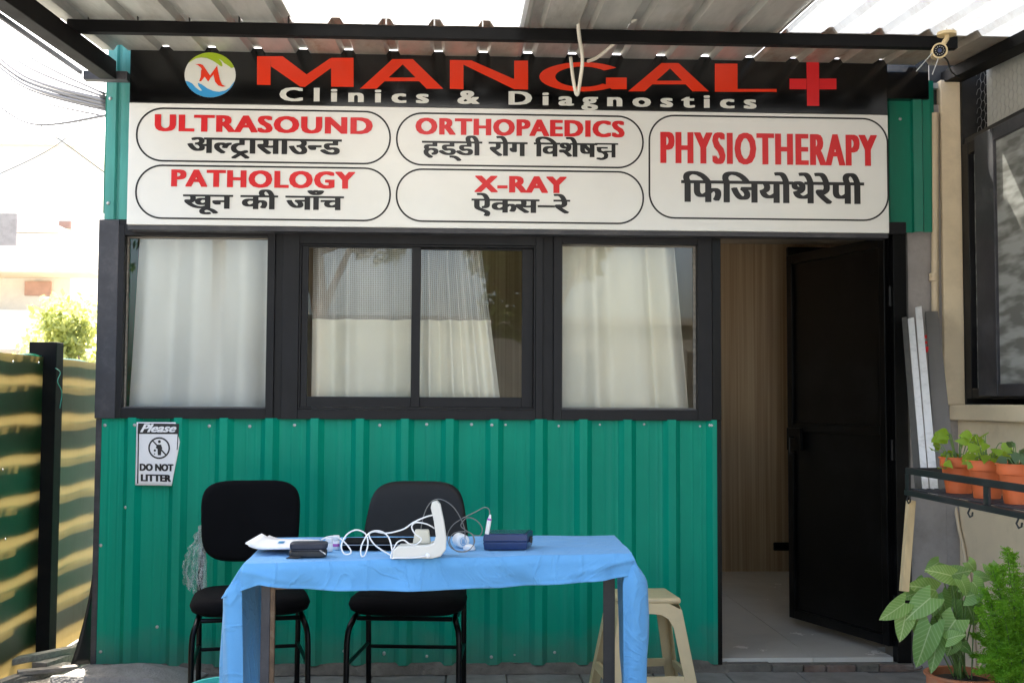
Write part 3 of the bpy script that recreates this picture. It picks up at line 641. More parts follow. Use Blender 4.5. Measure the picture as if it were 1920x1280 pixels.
latin('ULTRASOUND', 290, 699, 217.5, 249.5, M['red'], .115, .04, 1.13)
latin('PATHOLOGY', 321, 666, 320, 352.5, M['red'], .115, .04, 1.13)
latin('ORTHOPAEDICS', 779, 1171, 224, 255.5, M['red'], .115, .04, 1.13)
latin('X-RAY', 889.5, 1062.5, 330.5, 361.5, M['red'], .115, .04, 1.1)
latin('PHYSIOTHERAPY', 1238, 1644, 250, 309.5, M['red'], .14, .015, 1.18)
latin('Clinics & Diagnostics', 524, 1418, 171.5, 205, M['offwhite'], .085, .035, 1.6)
def hindi(items, px0, px1, pyt, pyb, smear=.085):
    gs = []; x = 0
    for it in items:
        if it == ' ': x += .3; continue
        s, cl, extra = it if isinstance(it, tuple) else (it, None, None)
        g = glyphs(s); w_ = adv(s)
        if cl: g = clip_x(g, w_-cl); w_ = w_-cl
        gs.append(([(a+x, b) for a, b in g[0]], g[1]))
        if extra:
            for poly in extra: gs.append(([(a+x, b) for a, b in poly], [tuple(range(len(poly)))]))
        x += w_+.012
    x0, x1 = SP(px0, (pyt+pyb)/2)[0], SP(px1, (pyt+pyb)/2)[0]; mid = (px0+px1)/2
    return set_line(gs, smear, x0, x1, SP(mid, pyb)[1], SP(mid, pyt)[1], YS-.0015, M['ink'], sign, nx=6, nz=2, smz=.02)
def adv(s):
    a = glyphs(s); b2 = glyphs(s+'।'); b1 = glyphs('।')
    return max(v[0] for v in b2[0])-max(v[0] for v in b1[0])
def stroke(pts, w_=.06):
    out = []
    for a, b in zip(pts[:-1], pts[1:]):
        dx, dy = b[0]-a[0], b[1]-a[1]; l = math.hypot(dx, dy); nx_, ny_ = -dy/l*w_/2, dx/l*w_/2
        out.append([(a[0]+nx_, a[1]+ny_), (b[0]+nx_, b[1]+ny_), (b[0]-nx_, b[1]-ny_), (a[0]-nx_, a[1]-ny_)])
    return out
hi = ['अ', ('ल', .19, None), ('ट', None, stroke([(.08, -.19), (.3, -.0), (.5, -.19)])), 'ा', 'सा', 'उ', ('न', .19, None), 'ड']
hindi(hi, 351, 641, 259.5, 298.5)
hindi(['खू', 'न', ' ', 'की', ' ', 'जाँ', 'च'], 343, 645, 355.5, 403.5)
gya = stroke([(.06, .43), (.36, .43)], .055)+stroke([(.12, .43), (.09, .33), (.14, .25), (.26, .22), (.38, .26)], .06)+stroke([(.26, .22), (.35, .12), (.33, -.02), (.2, -.1), (.06, -.06)], .06)+stroke([(.38, .26), (.58, .26)], .05)+stroke([(0, .612), (.72, .612)], .052)+stroke([(.6, 0), (.6, .6)], .05)
def raw(polys, w_): return polys, w_
# ha-ddi rog vi-she-sh-gya
_g = ([], [])
def gy():
    V, F = [], []
    for p in gya: o = len(V); V += p; F.append(tuple(range(o, o+len(p))))
    return V, F
_cache[('~', 0, 1.0)] = gy()
_cache[('=', 0, 1.0)] = ([(.03, .27), (.47, .27), (.47, .35), (.03, .35)], [(0, 1, 2, 3)])
_adv0 = adv
def adv(s): return .72 if s == '~' else .5 if s == '=' else _adv0(s)
hindi(['ह', 'ड्', 'डी', ' ', 'रो', 'ग', ' ', 'िव', 'शे', 'ष', '~'], 791, 1159, 256, 304)
hindi(['ऐ', ('क', .05, None), 'स', '=', 'रे'], 884, 1069, 363, 406.5)
hindi(['िफ', 'िज', 'यो', 'थे', 'रे', 'पी'], 1277, 1620, 323, 381.5)

# ================================================================== POSTER
pos = thing('litter_poster', (PY(296, 850)[0], -.03, PY(296, 910)[2]), 'white paper notice saying please do not litter on green sheet', 'poster')
YP = -.036
pc = [(256, 791), (338, 791.5), (336, 825), (329, 868), (323, 910), (253.5, 909)]
def PP(px, py, k=0):
    t = max(0, (px-300)/38)*max(0, (py-850)/60)
    p = PY(px, py, YP); return Vector((p[0], YP-k-.02*t, p[2]))
def pq(u, v):
    yt = 791+.5*u; yb = 909+1*u
    y = yt+(yb-yt)*(1-v); lx = 256-2.5*(1-v); rx = 338-(15*max(0, (1-v)-.28)/.72)
    return PP(lx+(rx-lx)*u, y)
MB().grid(pq, 14, 16).build('sheet', M['paper'], pos, smooth='all', solid=.0004)
def pquad(a, b, c, d, n=8):
    bb = MB()
    def fn(u, v):
        x = (a[0]*(1-u)+b[0]*u)*(1-v)+(d[0]*(1-u)+c[0]*u)*v; y = (a[1]*(1-u)+b[1]*u)*(1-v)+(d[1]*(1-u)+c[1]*u)*v; return PP(x, y, .001)
    return bb.grid(fn, n, n)
pquad((259, 793), (336, 794), (335, 813.5), (258, 813)).build('printed_band', M['blackm'], pos)
pquad((258.5, 813), (261, 813), (259.5, 906), (257, 906)).build('printed_border', M['blackm'], pos)
pquad((333, 813), (335, 813), (333, 843), (331.5, 843)).build('printed_border', M['blackm'], pos)
def ptext(s, x0, x1, yt, yb, m, smear, smz, shear=0, k=.0015, slope=0):
    g = glyphs(s, shear=shear); V = g[0]; a0 = min(v[0] for v in V)-smear/2; a1 = max(v[0] for v in V)+smear/2; b0 = min(v[1] for v in V)-smz/2; b1 = max(v[1] for v in V)+smz/2
    b = MB(); c = 0
    for i in range(4):
        for j in range(2):
            dx = smear*(i/3-.5); dz = smz*(j-.5)
            vs = []
            for vx, vz in V:
                u = (vx+dx-a0)/(a1-a0); v = (vz+dz-b0)/(b1-b0); vs.append(PP(x0+(x1-x0)*u, yb+(yt-yb)*v+slope*u, k+.0001*c))
            b.add(vs, g[1]); c += 1
    return b.build('lettering', m, pos)
ptext('Please', 263, 331, 794.5, 810, M['paper'], .08, .04, .45)
ptext('DO NOT', 262, 326, 868.5, 882, M['ink'], .14, .06, slope=1)
ptext('LITTER', 264, 322, 888.5, 901.5, M['ink'], .14, .06, slope=1)
b = MB()
for k in range(28):
    a, c = R(k*360/28), R((k+1)*360/28); cx, cy = 298.5, 839.5
    b.add([PP(cx+r_*math.cos(t), cy-r_*math.sin(t), .0015) for r_, t in ((20.5, a), (20.5, c), (17.5, c), (17.5, a))], [(0, 1, 2, 3)])
for q_ in ([(285, 826), (287, 824.5), (312, 851), (310, 853)], [(296, 833), (302, 833), (304.5, 840), (303, 842), (302, 853), (296, 853), (295.5, 841), (292, 839), (294, 835)]):
    b.add([PP(x, y, .0017) for x, y in q_], [tuple(range(len(q_)))])
for cx, cy, r_ in ((299, 827.5, 2.8), (290.5, 844, 2.2), (290, 850.5, 1.2)):
    b.add([PP(cx+r_*math.cos(R(a)), cy+r_*math.sin(R(a)), .0018) for a in range(0, 360, 36)], [tuple(range(10))])
b.build('pictogram', M['blackm'], pos)

# ================================================================== CANOPY
RS = .07
ZP = PY(960, 107, YS)[2]                  # underside of the pans at the sign face
def zr(y): return ZP+RS*(y-YS)
can = thing('canopy', (.4, -1.6, 2.8), 'corrugated metal awning on black steel beams above the sign', 'awning')
RX0 = PY(314, 88, -.11)[0]
def roofsheet(xa, xb, ya, yb, m, dz=0):
    ev = {xa, xb}
    for k in range(-30, 30):
        c = RX0+k*PITCH_
        for e in (-.034, -.017, .017, .034, .095, .099, .117, .121): ev.add(c+e)
    ev = sorted(e for e in ev if xa <= e <= xb)
    def h(x):
        d = (x-RX0+PITCH_/2) % PITCH_-PITCH_/2
        if abs(d) <= .0171: return .026
        if abs(d) < .034: return .026*(.034-abs(d))/.017
        return 0
    vs = []; ny = 8
    for j in range(ny+1):
        y = ya+(yb-ya)*j/ny
        for x in ev: vs.append(Vector((x, y, zr(y)+h(x)+dz+.0015*noise.noise(Vector((x*3, y*2, 0))))))
    n = len(ev)
    return MB().add(vs, [(j*n+i, j*n+i+1, (j+1)*n+i+1, (j+1)*n+i) for j in range(ny) for i in range(n-1)]).build('roof_sheet', m, can)
YPU = -.655
X1, X2, X3 = PY(548, 20, -.75)[0], PY(984, 20, -.75)[0], PY(1482, 20, -.75)[0]
xl = PY(112, 60, -.8)[0]-.14
roofsheet(xl, X1, -2.5, YPU-.01, M['roof'], .002); roofsheet(X1, X2, -2.5, YPU-.01, M['sky1']); roofsheet(X2-.02, X3, -2.5, YPU-.01, M['roof'], .003); roofsheet(X3, 3.4, -2.5, YPU-.01, M['sky2'])
roofsheet(xl+.1, X1, YPU-.03, YS+.012, M['roof'], -.0); roofsheet(X1, X2, YPU-.03, YS+.012, M['roof_reflection']); roofsheet(X2-.02, X3, YPU-.03, YS+.012, M['roof'], .002); roofsheet(X3, 3.4, YPU-.03, YS+.012, M['roof_reflection'])
for i, yy in enumerate((YPU, -1.6, -2.4)):
    z = zr(yy)-.002
    MB().bar((xl-.0+.06 if i else PY(128, 30, YPU)[0], yy, z-.027), (2.5 if i else PY(1792, 60, YPU)[0], yy, z-.027), .04, .052).build('purlin', M['steel'], can, bevel=.002)
# bolts hooked round the first purlin
for px in (170, 262, 358, 451, 543, 725, 815, 905, 1535, 1618, 1705):
    p = PY(px, 30, YPU); MB().tube([(p[0], YPU-.025, zr(YPU)-.004), (p[0], YPU-.025, zr(YPU)+.03)], .004, 6).build('bolt', M['blackm'] if px < 600 else M['screw'], can)
# rafters along the slope
ra = PY(205, 100, YS)[0]
def rafter(x, w_, h_, y0, y1, m=None):
    return MB().bar((x, y0, zr(y0)-.057-h_/2), (x, y1, zr(y1)-.057-h_/2), w_, h_).build('rafter', m or M['steel'], can, bevel=.003)
rafter(ra-.0, .075, .085, -2.5, YS-.01)
rxr = PY(1815, 90, -.3)[0]
MB().bar((rxr+.05, -2.5, zr(-2.5)-.032), (rxr+.05, .02, zr(.02)-.032), .09, .056).build('rafter', M['steel'], can, bevel=.003)
for x, yy in ((ra, -2.35), (rxr+.05, -2.35)):
    B(x-.04, x+.04, yy-.04, yy+.04, -.02, zr(yy)-(.15 if x < 0 else .065)).build('post', M['blackm'], can, bevel=.004)
# edge angle outside the left rafter
MB().bar((xl+.02, -2.5, zr(-2.5)-.09), (PY(152, 136, YS)[0], YS, PY(152, 136, YS)[2]), .012, .02).build('edge_angle', M['frame_grey'], can)
bk0, bk1 = PY(156, 141, YS), PY(240, 141, YS)
MB().bar((bk0[0], YS+.02, bk0[2]), (bk1[0]-.003, YS+.02, bk0[2]), .05, .042).build('bracket', M['frame_grey'], can, bevel=.002)
B(bk0[0]+.06, bk0[0]+.1, YS-.0, YS+.05, bk0[2]+.022, bk0[2]+.034).build('bracket_plate', M['frame_grey'], can)
# dark soffit board tucked against the neighbour
# ================================================================== CABLES AT THE ROOF
def cable(name, pts, r, m, label, cat='cable', group=None, n=8, sm=8):
    return tag(MB().tube(spline(pts, sm), r, n).build(name, m, smooth='all'), label, cat, group)
c = lambda px, py, y: PY(px, py, y)
cable('conduit', [c(1105, -40, -1.0), c(1097, 0, -.8), c(1085, 38, -.74), c(1086, 68, -.7), c(1092, 110, -.62), c(1088, 150, -.6), c(1082, 178, -.6), c(1075, 150, -.58), c(1070, 108, -.55)], .008, M['conduit'], 'white cable looped down in front of the big orange letters')
cable('conduit', [c(1200, -40, -1.0), c(1197, 0, -.8), c(1196, 30, -.74), c(1183, 42, -.72)], .0085, M['conduit'], 'short white cable end hooked over the roof beam')
cable('conduit', [c(1166, 66, -.6), c(1145, 88, -.5), c(1120, 108, -.4), c(1103, 115, -.3)], .008, M['conduit'], 'white cable running slantwise behind the roof beam')

# ================================================================== CCTV
cp = c(1768, 88, -.75)
cc = thing('security_camera', cp, 'cream bullet security camera hanging under the right beam end', 'camera')
axd = Vector((-.28, -.9, -.16)).normalized(); fc = c(1762, 95, -.85)
MB().lathe([(.001, -.12), (.024, -.118), (.03, -.1), (.03, -.01), (.032, 0), (.027, .001), (.024, -.006), (.001, -.006)], fc, 20, axd).build('housing', M['device'], cc, smooth=True).data.materials[0] = M['plastic_cream']
MB().lathe([(.0245, -.004), (.0245, .0), (.001, .0)], fc, 20, axd).build('lens_plate', M['black'], cc)
q_ = axd.to_track_quat('Z', 'Y').to_matrix()
for k in range(12):
    a = R(30*k); p = fc+axd*.001+q_ @ Vector((.017*math.cos(a), .017*math.sin(a), 0)); MB().lathe([(.0022, 0), (.001, .0015)], p, 6, axd).build('led', M['screw'], cc)
MB().lathe([(.009, 0), (.008, .003), (.001, .004)], fc+axd*.001, 12, axd).build('lens', M['navy'], cc, smooth=True)
top = c(1775, 64, -.78)
MB().lathe([(.04, 0), (.04, .012), (.001, .012)], top-Vector((0, 0, .006)), 20).build('mount_plate', M['plastic_cream'], cc, smooth=True)
MB().tube([top, top+Vector((.0, 0, -.02)), fc-axd*.07], .011, 10).build('bracket', M['plastic_cream'], cc, smooth=True)
MB().tube(spline([top+Vector((-.012, -.03, .0)), c(1776, 50, -.8), c(1785, 52, -.8), top+Vector((.03, -.02, 0))]), .0022, 6).build('tie_wire', M['screw'], cc)
for a, b_ in (((1748, 100), (1718, 134)), ((1760, 108), (1748, 140))):
    MB().tube([c(*a, -.84), c(*b_, -.84)], .0022, 6).build('antenna', M['screw'], cc)
cable('camera_cable', [fc-axd*.1, c(1775, 112, -.6), c(1784, 135, -.4), c(1800, 146, -.1)], .0035, M['cable'], 'thin black cable drooping from the security camera')
# ================================================================== NEIGHBOURING BUILDING (right)
XW = PY(1801, 400, 0)[0]
nb = thing('neighbour_house', (XW, -.5, 0), 'cream painted house wall on the right with black framed meshed window', 'building')
zc = zr(-.05)+.1
B(XR+.036, PY(1706, 800, 0)[0], -.004, .2, -.02, 2.2).build('cement_strip', M['cement_dark'], nb, bevel=.003)
B(PY(1706, 800, 0)[0]+.0005, PY(1772, 800, 0)[0], .0, .2, -.02, 2.75).build('cement_wall', M['cement'], nb)
B(PY(1772, 800, 0)[0]+.001, XW+.24, .0, .2, -.02, PY(1790, 757, 0)[2]-.006).build('cement_wall', M['cement'], nb)
B(PY(1747, 150, 0)[0], XW+.3, .03, .2, 2.5, 3.3).build('upper_band', M['blackm'], nb)
B(PY(1768, 500, -.02)[0], XW+.0, -.022, .029, PY(1790, 757, 0)[2]-.005, 2.87).build('pier', M['cream'], nb, bevel=.006)
zs = 1.272
WY0, WY1 = -.035, -1.5
B(XW-.03, XW+.24, -3.4, -.0005, -.02, 1.195).build('lower_wall', M['cream'], nb)
B(XW-.075, XW+.2, WY1-.1, .0, 1.197, zs).build('sill', M['cream'], nb, bevel=.008)
B(XW+.0, XW+.24, -3.4, WY1-.001, 1.196, 3.3).build('side_wall', M['cream'], nb)
B(XW+.24, XW+.26, -3.4, .1, 0, 3.3).build('inner_wall', M['blackm'], nb)
B(XW+.0005, XW+.23, -.034, .029, zs+.001, 3.3).build('reveal', M['blackm'], nb)
def yX(px): return PX(px, 500, XW+.01)[1]
win = nb
ys = [yX(1804), yX(1822), yX(1848), yX(1884)]
fb = MB()
z0, z1 = zs+.028, PX(1804, 274, XW+.01)[2]
fb.box(XW+.0, XW+.06, ys[1], ys[0], z0, z1); fb.box(XW+.0, XW+.06, WY1+.01, WY1+.06, z0, z1)
fb.box(XW+.001, XW+.06, WY1+.061, ys[1]-.0005, z0, z0+.05); fb.box(XW+.001, XW+.06, WY1+.061, ys[1]-.0005, z1-.06, z1)
w_ = fb.build('window_frame', M['frame'], nb, bevel=.003)
fb = MB(); sy0, sy1 = ys[2], WY1+.08
fb.box(XW-.035, XW-.002, ys[3], sy0, z0+.01, z1-.01); fb.box(XW-.035, XW-.002, sy1, sy1+.06, z0+.01, z1-.01)
fb.box(XW-.034, XW-.002, sy1+.061, ys[3]-.0005, z0+.01, z0+.065); fb.box(XW-.034, XW-.002, sy1+.061, ys[3]-.0005, z1-.07, z1-.01)
fb.build('casement', M['frame_grey'], w_, bevel=.003)
B(XW-.02, XW-.016, sy1+.05, ys[3]+.01, z0+.06, z1-.06).build('pane', M['pane_reflection'], w_)
B(XW+.03, XW+.034, ys[2], ys[1]+.01, z0+.05, z1-.055).build('pane', M['pane_reflection'], w_)
B(XW+.1, XW+.11, WY1+.01, -.09, z0+.0, 3.1).build('window_blind', M['blind'], nb)
B(XW+.01, XW+.05, WY1, -.036, z1+.001, z1+.03).build('transom', M['blackm'], nb)
# chicken wire
hx = MB(); s_ = .027; yy0 = -.06; col = 0
y = yy0
while y > WY1+.05:
    z = z0+.02+(0 if col % 2 else s_*math.sqrt(3)/2)
    while z < 2.98:
        cx = XW+.075
        pts = [Vector((cx, y+s_*math.cos(R(60*k)), z+s_*math.sin(R(60*k)))) for k in range(6)]
        for k in (0, 1, 2): hx.bar(pts[k], pts[k+1], .0016, .0016, (1, 0, 0))
        z += s_*math.sqrt(3)
    y -= s_*1.5; col += 1
tag(hx.build('wire_mesh', M['screw'], nb), kind='stuff')
# rain pipe
p0, p1 = PY(1755, 150, -.05), PY(1757, 900, -.05)
pp = thing('drain_pipe', (p0[0], -.05, 1.0), 'slim cream drain pipe running down beside the pier', 'pipe')
MB().tube([(p0[0], -.032, 2.7), (p1[0], -.032, 1.0)], .0175, 14).build('pipe', M['pvc'], pp, smooth=True)
zc_ = PY(1757, 520, -.03)[2]
MB().lathe([(.018, -.02), (.023, -.018), (.023, -.004), (.0205, 0), (.023, .004), (.023, .018), (.018, .02)], (p0[0]+(p1[0]-p0[0])*.7, -.032, zc_), 16).build('coupling', M['pvc'], pp, smooth=True)
yk = XW-.045
cable('hose', [PX(1788, 925, yk), PX(1797, 985, yk), PX(1805, 1020, yk), PX(1812, 1060, yk), PX(1820, 1110, yk), PX(1830, 1290, yk)], .0085, M['pvc'], 'thin beige hose running down the cream lower wall', 'hose')

# ================================================================== RACK WITH POTS
RXF = PY(1700, 880, -1.2)[0]; RZT = PX(1700, 882, RXF)[2]; RZB = PX(1704, 921, RXF)[2]
rk = thing('plant_rack', (RXF+.12, -2, 0), 'black steel rail rack holding orange flower pots on thin wooden legs', 'rack')
RB = RXF+.22; RY0, RY1 = -1.2, -2.9
for x in (RXF, RB):
    MB().box(x-.006, x+.006, RY1, RY0, RZT-.012, RZT+.012).build('rail', M['blackm'], rk, bevel=.002)
    MB().box(x-.012, x+.012, RY1, RY0, RZB-.014, RZB+.006).build('rail', M['blackm'], rk, bevel=.002)
for x in (RXF, RB):
    for yv in (RY0-.01, PX(1850, 900, RXF)[1], RY1+.6, RY1+.02):
        B(x-.004, x+.0045, yv-.018, yv+.018, RZB+.007, RZT-.0125).build('upright', M['blackm'], rk)
MB().box(RXF+.007, RB-.007, RY0-.012, RY0, RZT-.012, RZT+.012).build('rail', M['blackm'], rk, bevel=.002)
for k in range(7):
    x = RXF+.022+k*.03
    B(x-.007, x+.007, RY1, RY0-.001, RZB+.0065, RZB+.011).build('slat', M['frame_grey'], rk)
for yv in (RY0-.006, -1.7, -2.3, RY1+.006):
    B(RXF+.013, RB-.013, yv-.006, yv+.006, RZB-.006, RZB+.006).build('cross_bar', M['blackm'], rk)
for px in (1706, 1821, 1912):
    yv = PX(px, 935, RXF)[1]
    MB().tube([(RXF-.004, yv, RZB-.013), (RXF-.012, yv, RZB-.03), (RXF-.012, yv-.015, RZB-.042), (RXF-.012, yv-.032, RZB-.036), (RXF-.012, yv-.036, RZB-.024)], .003, 6).build('hook', M['blackm'], rk)
la, lb = PY(1708, 936, -1.22), PY(1693, 1112, -1.26)
for yv in (0,):
    for xo in (0,):
        d = (lb-la).normalized(); e = PY(1695, 1108, -1.265)
        if yv == 0 and xo: continue
        MB().bar(Vector((la.x+xo, la.y+yv, la.z-.004)), e, .028, .03, (0, 1, 0)).build('strut', M['wood'], rk, bevel=.002)
for yv in (-1.75, -2.8):
    MB().bar((RXF+.01, yv, RZB-.012), (XW-.031, yv, RZB-.012), .02, .01).build('wall_arm', M['blackm'], rk)
    MB().bar((RB, yv, RZB-.02), (XW-.031, yv, RZB-.2), .015, .01).build('brace', M['blackm'], rk)

def pot_prof(r, h, lip): return [(r*.68, 0), (r*.9, h*.72), (r*.98, h*.73), (r, h*.76), (r*1.0, h*.97), (r*1.07, h*.97), (r*1.08, h), (r*.94, h), (r*.92, h*.88)]
def leaf_mesh(name, L_, W_, curl, m, notch=0, n=6):
    vs, fs = [], []
    for j in range(n+1):
        t = j/n
        wd = W_/2*(math.sin(math.pi*min(1, t*1.0+.0)**.62))*(1-.15*t) if notch == 0 else W_/2*1.08*max(0, math.sin(math.pi*(.16+.84*t)**.72))**.8
        y = L_*t; z = -curl*L_*t*t
        for k, s in enumerate((-1, -.5, 0, .5, 1)):
            yy = y - (notch*L_*abs(s)*(1-t)**3)
            vs.append(Vector((wd*s, yy, z+.12*wd*(abs(s)*2)*.5*(1 if abs(s) < 1 else .8) + .03*wd*math.sin(t*14+s*3))))
    for j in range(n):
        for k in range(4): a = j*5+k; fs.append((a, a+1, a+6, a+5))
    me = bpy.data.meshes.new(name); me.from_pydata(vs, [], fs); me.polygons.foreach_set('use_smooth', [True]*len(fs)); me.materials.append(m); return me
def put_leaf(me, parent, base, dirv, nrm, sx=1, sy=1, name='leaf'):
    o = bpy.data.objects.new(name, me); C.objects.link(o); o.parent = parent
    Y = Vector(dirv).normalized(); Z = Vector(nrm); Z = (Z-Y*Z.dot(Y)).normalized(); X = Y.cross(Z)
    Mx = Matrix((X, Y, Z)).transposed().to_4x4()
    o.matrix_local = Matrix.Translation(Vector(base)-parent.location) @ Mx @ Matrix.Diagonal((sx, sy, 1, 1))
    return o
lf_lime = leaf_mesh('lime_leaf', .05, .042, .3, M['leaf_lime']); lf_dull = leaf_mesh('dull_leaf', .05, .03, .2, M['leaf_dull'])
lf_arrow = leaf_mesh('arrow_leaf', .092, .075, .35, M['leaf_arrow'], .28, 8)
potl = [(1797, 'orange pot with lime leaved creeper, farthest along the black rack', lf_lime, 24), (1850, 'middle orange pot with yellow green leaves on the black rack', lf_lime, 19), (1908, 'nearest orange pot with dull green sprigs on the black rack', lf_dull, 16)]
for i, (px, lab, lm, n_) in enumerate(potl):
    X_ = RXF+.1; yv = PX(px, 858, X_)[1]; hz = RZB+.0115; r_ = .064; h_ = .128
    t = thing('potted_plant', (X_, yv, hz), lab, 'potted plant', 'orange pots on the rack')
    MB().lathe(pot_prof(r_, h_, 0), (X_, yv, hz), 32).build('pot', M['terra'], t, smooth=True)
    MB().lathe([(r_*.93, 0), (r_*.5, .006), (.001, .008)], (X_, yv, hz+h_*.86), 20).build('soil', M['soil'], t, smooth=True)
    for k in range(n_):
        a = rnd.uniform(0, 6.28); rr = rnd.uniform(.01, .075); hh = rnd.uniform(.01, .1)*(1 if i < 2 else .8)
        base = Vector((X_+rr*math.cos(a)*.9, yv+rr*math.sin(a), hz+h_+hh-.012))
        if i == 0 and k in (0, 1, 2): base = Vector((X_-.062-.005*k, yv-.03-.01*k, hz+h_+.01-.025*k))
        if i == 0 and k in (3, 4, 5): base = Vector((X_-.06, yv+.03+.012*k, hz+h_+.02+.02*(k-3)))
        MB().tube(spline([(X_+.2*(base.x-X_), yv+.2*(base.y-yv), hz+h_*.86), (X_+.7*(base.x-X_), yv+.7*(base.y-yv), max(base.z-.01, hz+h_+.012)), base], 4), .0016, 5).build('stem', M['stem'], t, smooth='all')
        dr = Vector((math.cos(a)+rnd.uniform(-.5, .5), math.sin(a)-.2, rnd.uniform(-.9, .3)))
        put_leaf(lm, t, base, dr, Vector((rnd.uniform(-.7, .2), -1, rnd.uniform(.2, 1))), rnd.uniform(.75, 1.2), rnd.uniform(.75, 1.25))

# ================================================================== LEANING BOARDS
def board(name, t0, t1, b0, b1, ty, by, th, m, label):
    """slab between top edge (px t0..t1 at depth ty) and bottom edge (px b0..b1 at depth by)"""
    a, b_, c_, d = PY(*t0, ty), PY(*t1, ty), PY(*b1, by), PY(*b0, by)
    n_ = (b_-a).cross(d-a).normalized()
    if n_.y < 0: n_ = -n_
    vs = [a, b_, c_, d]; vs += [v+n_*th for v in vs]
    return tag(MB().add(vs, [(0, 1, 2, 3), (7, 6, 5, 4), (0, 4, 5, 1), (1, 5, 6, 2), (2, 6, 7, 3), (3, 7, 4, 0)]).build(name, m, bevel=.002), label, 'board', 'sheets leaning beside the doorway')
M['board_grey'] = mat('grey_board', (.16, .15, .135), .7, var=.1, scale=3, dirt=(.1, .1, .09), dirt_amt=.4)
M['board_dark'] = mat('dark_board', (.07, .068, .06), .8, var=.2, scale=6, dirt=(.14, .13, .12), dirt_amt=.4)
M['board_white'] = mat('chipped_white_board', (.7, .7, .68), .55, var=.05, dirt=(.3, .3, .28), dirt_amt=.5, dirt_scale=16)
board('leaning_board', (1735, 583), (1759, 583), (1757, 921), (1796, 917), -.075, -1.16, .016, M['board_grey'], 'tallest wide grey sheet leaning beside the drain pipe')
wb = board('leaning_board', (1716, 576), (1728, 573), (1744, 921), (1760, 920), -.10, -1.18, .02, M['board_white'], 'white framed sheet with chipped edge and red marks leaning in front')
board('leaning_board', (1702, 597), (1714, 594), (1730, 921), (1742, 920), -.12, -1.19, .022, M['board_white'], 'second white sheet in the leaning stack, shorter and thicker')
board('leaning_board', (1691, 595), (1700, 593), (1716, 921), (1729, 920), -.10, -1.17, .012, M['board_dark'], 'narrow dark sheet leaning against the grey cement')
for px, py, hh in ((1735, 631, 6), (1736, 642, 5), (1738, 655, 11), (1747, 738, 8), (1749, 750, 6)):
    tt = (py-575)/345; yv = -.10-1.08*tt-.004
    a, b_ = PY(px-3, py-hh/2, yv), PY(px+2.5, py+hh/2, yv)
    MB().box(a.x, b_.x, yv-.002, yv-.0005, b_.z, a.z).build('red_mark', M['red'], wb)

# ================================================================== BIG POTTED PLANTS
pc_ = PZ(1803, 1262, .25); r_ = .128
t = thing('arrowhead_plant', (pc_.x, pc_.y, 0), 'variegated arrowhead plant with broad pale veined leaves in terracotta pot', 'potted plant')
MB().lathe(pot_prof(r_, .25, 0), (pc_.x, pc_.y, .0), 40).build('pot', M['terra2'], t, smooth=True)
MB().lathe([(r_*.93, 0), (r_*.5, .012), (.001, .015)], (pc_.x, pc_.y, .222), 24).build('soil', M['soil'], t, smooth=True)
LV = [(195, 895, 90, 975, 75), (205, 930, 170, 1075, 78), (320, 870, 210, 965, 95), (345, 835, 215, 795, 92), (420, 765, 315, 732, 75), (415, 760, 508, 733, 70), (370, 862, 425, 972, 95), (488, 885, 542, 1002, 118), (490, 865, 585, 826, 74),
      (320, 1005, 262, 1207, 98), (350, 1050, 308, 1225, 78), (440, 975, 368, 1082, 104), (400, 1070, 465, 1026, 62), (262, 962, 246, 1040, 64), (340, 862, 332, 952, 66), (430, 1078, 408, 1134, 66), (605, 718, 640, 795, 60), (465, 785, 500, 832, 66), (520, 795, 582, 852, 74), (300, 800, 250, 860, 80), (450, 820, 420, 890, 80), (380, 960, 340, 1050, 80), (470, 940, 450, 1030, 70), (430, 1000, 500, 1050, 60), (280, 1000, 300, 1080, 60), (360, 700, 300, 725, 55), (540, 770, 600, 760, 55), (250, 850, 180, 850, 60), (500, 700, 545, 740, 50), (340, 1100, 380, 1160, 55), (460, 1090, 520, 1120, 55)]
for i, (bx, by, tx, ty, wd) in enumerate(LV):
    yv = pc_.y - .02 + rnd.uniform(-.09, .05) + (.05 if i > 18 else -.03)
    a = PY(1620+bx/2.56, 780+by/2.56, yv); b_ = PY(1620+tx/2.56, 780+ty/2.56, yv-.02)
    d = b_-a; ln = max(d.length, wd/2.56*.0020*1.05); w_m = wd/2.56*.0020
    put_leaf(lf_arrow, t, a, d+Vector((0, rnd.uniform(-.4, .1)*ln, 0)), Vector((rnd.uniform(-.4, .4), -1, rnd.uniform(.15, .8))), w_m/.075*1.15, ln/.092*1.02)
    st = Vector((pc_.x+rnd.uniform(-.03, .03), pc_.y+rnd.uniform(-.03, .03), .225))
    mid = st.lerp(a, .55)+Vector((0, 0, .05 if a.z > .4 else .08))
    MB().tube(spline([st, mid, a+Vector((0, .006, 0))], 5), .0028, 5).build('stem', M['stem'], t, smooth='all')
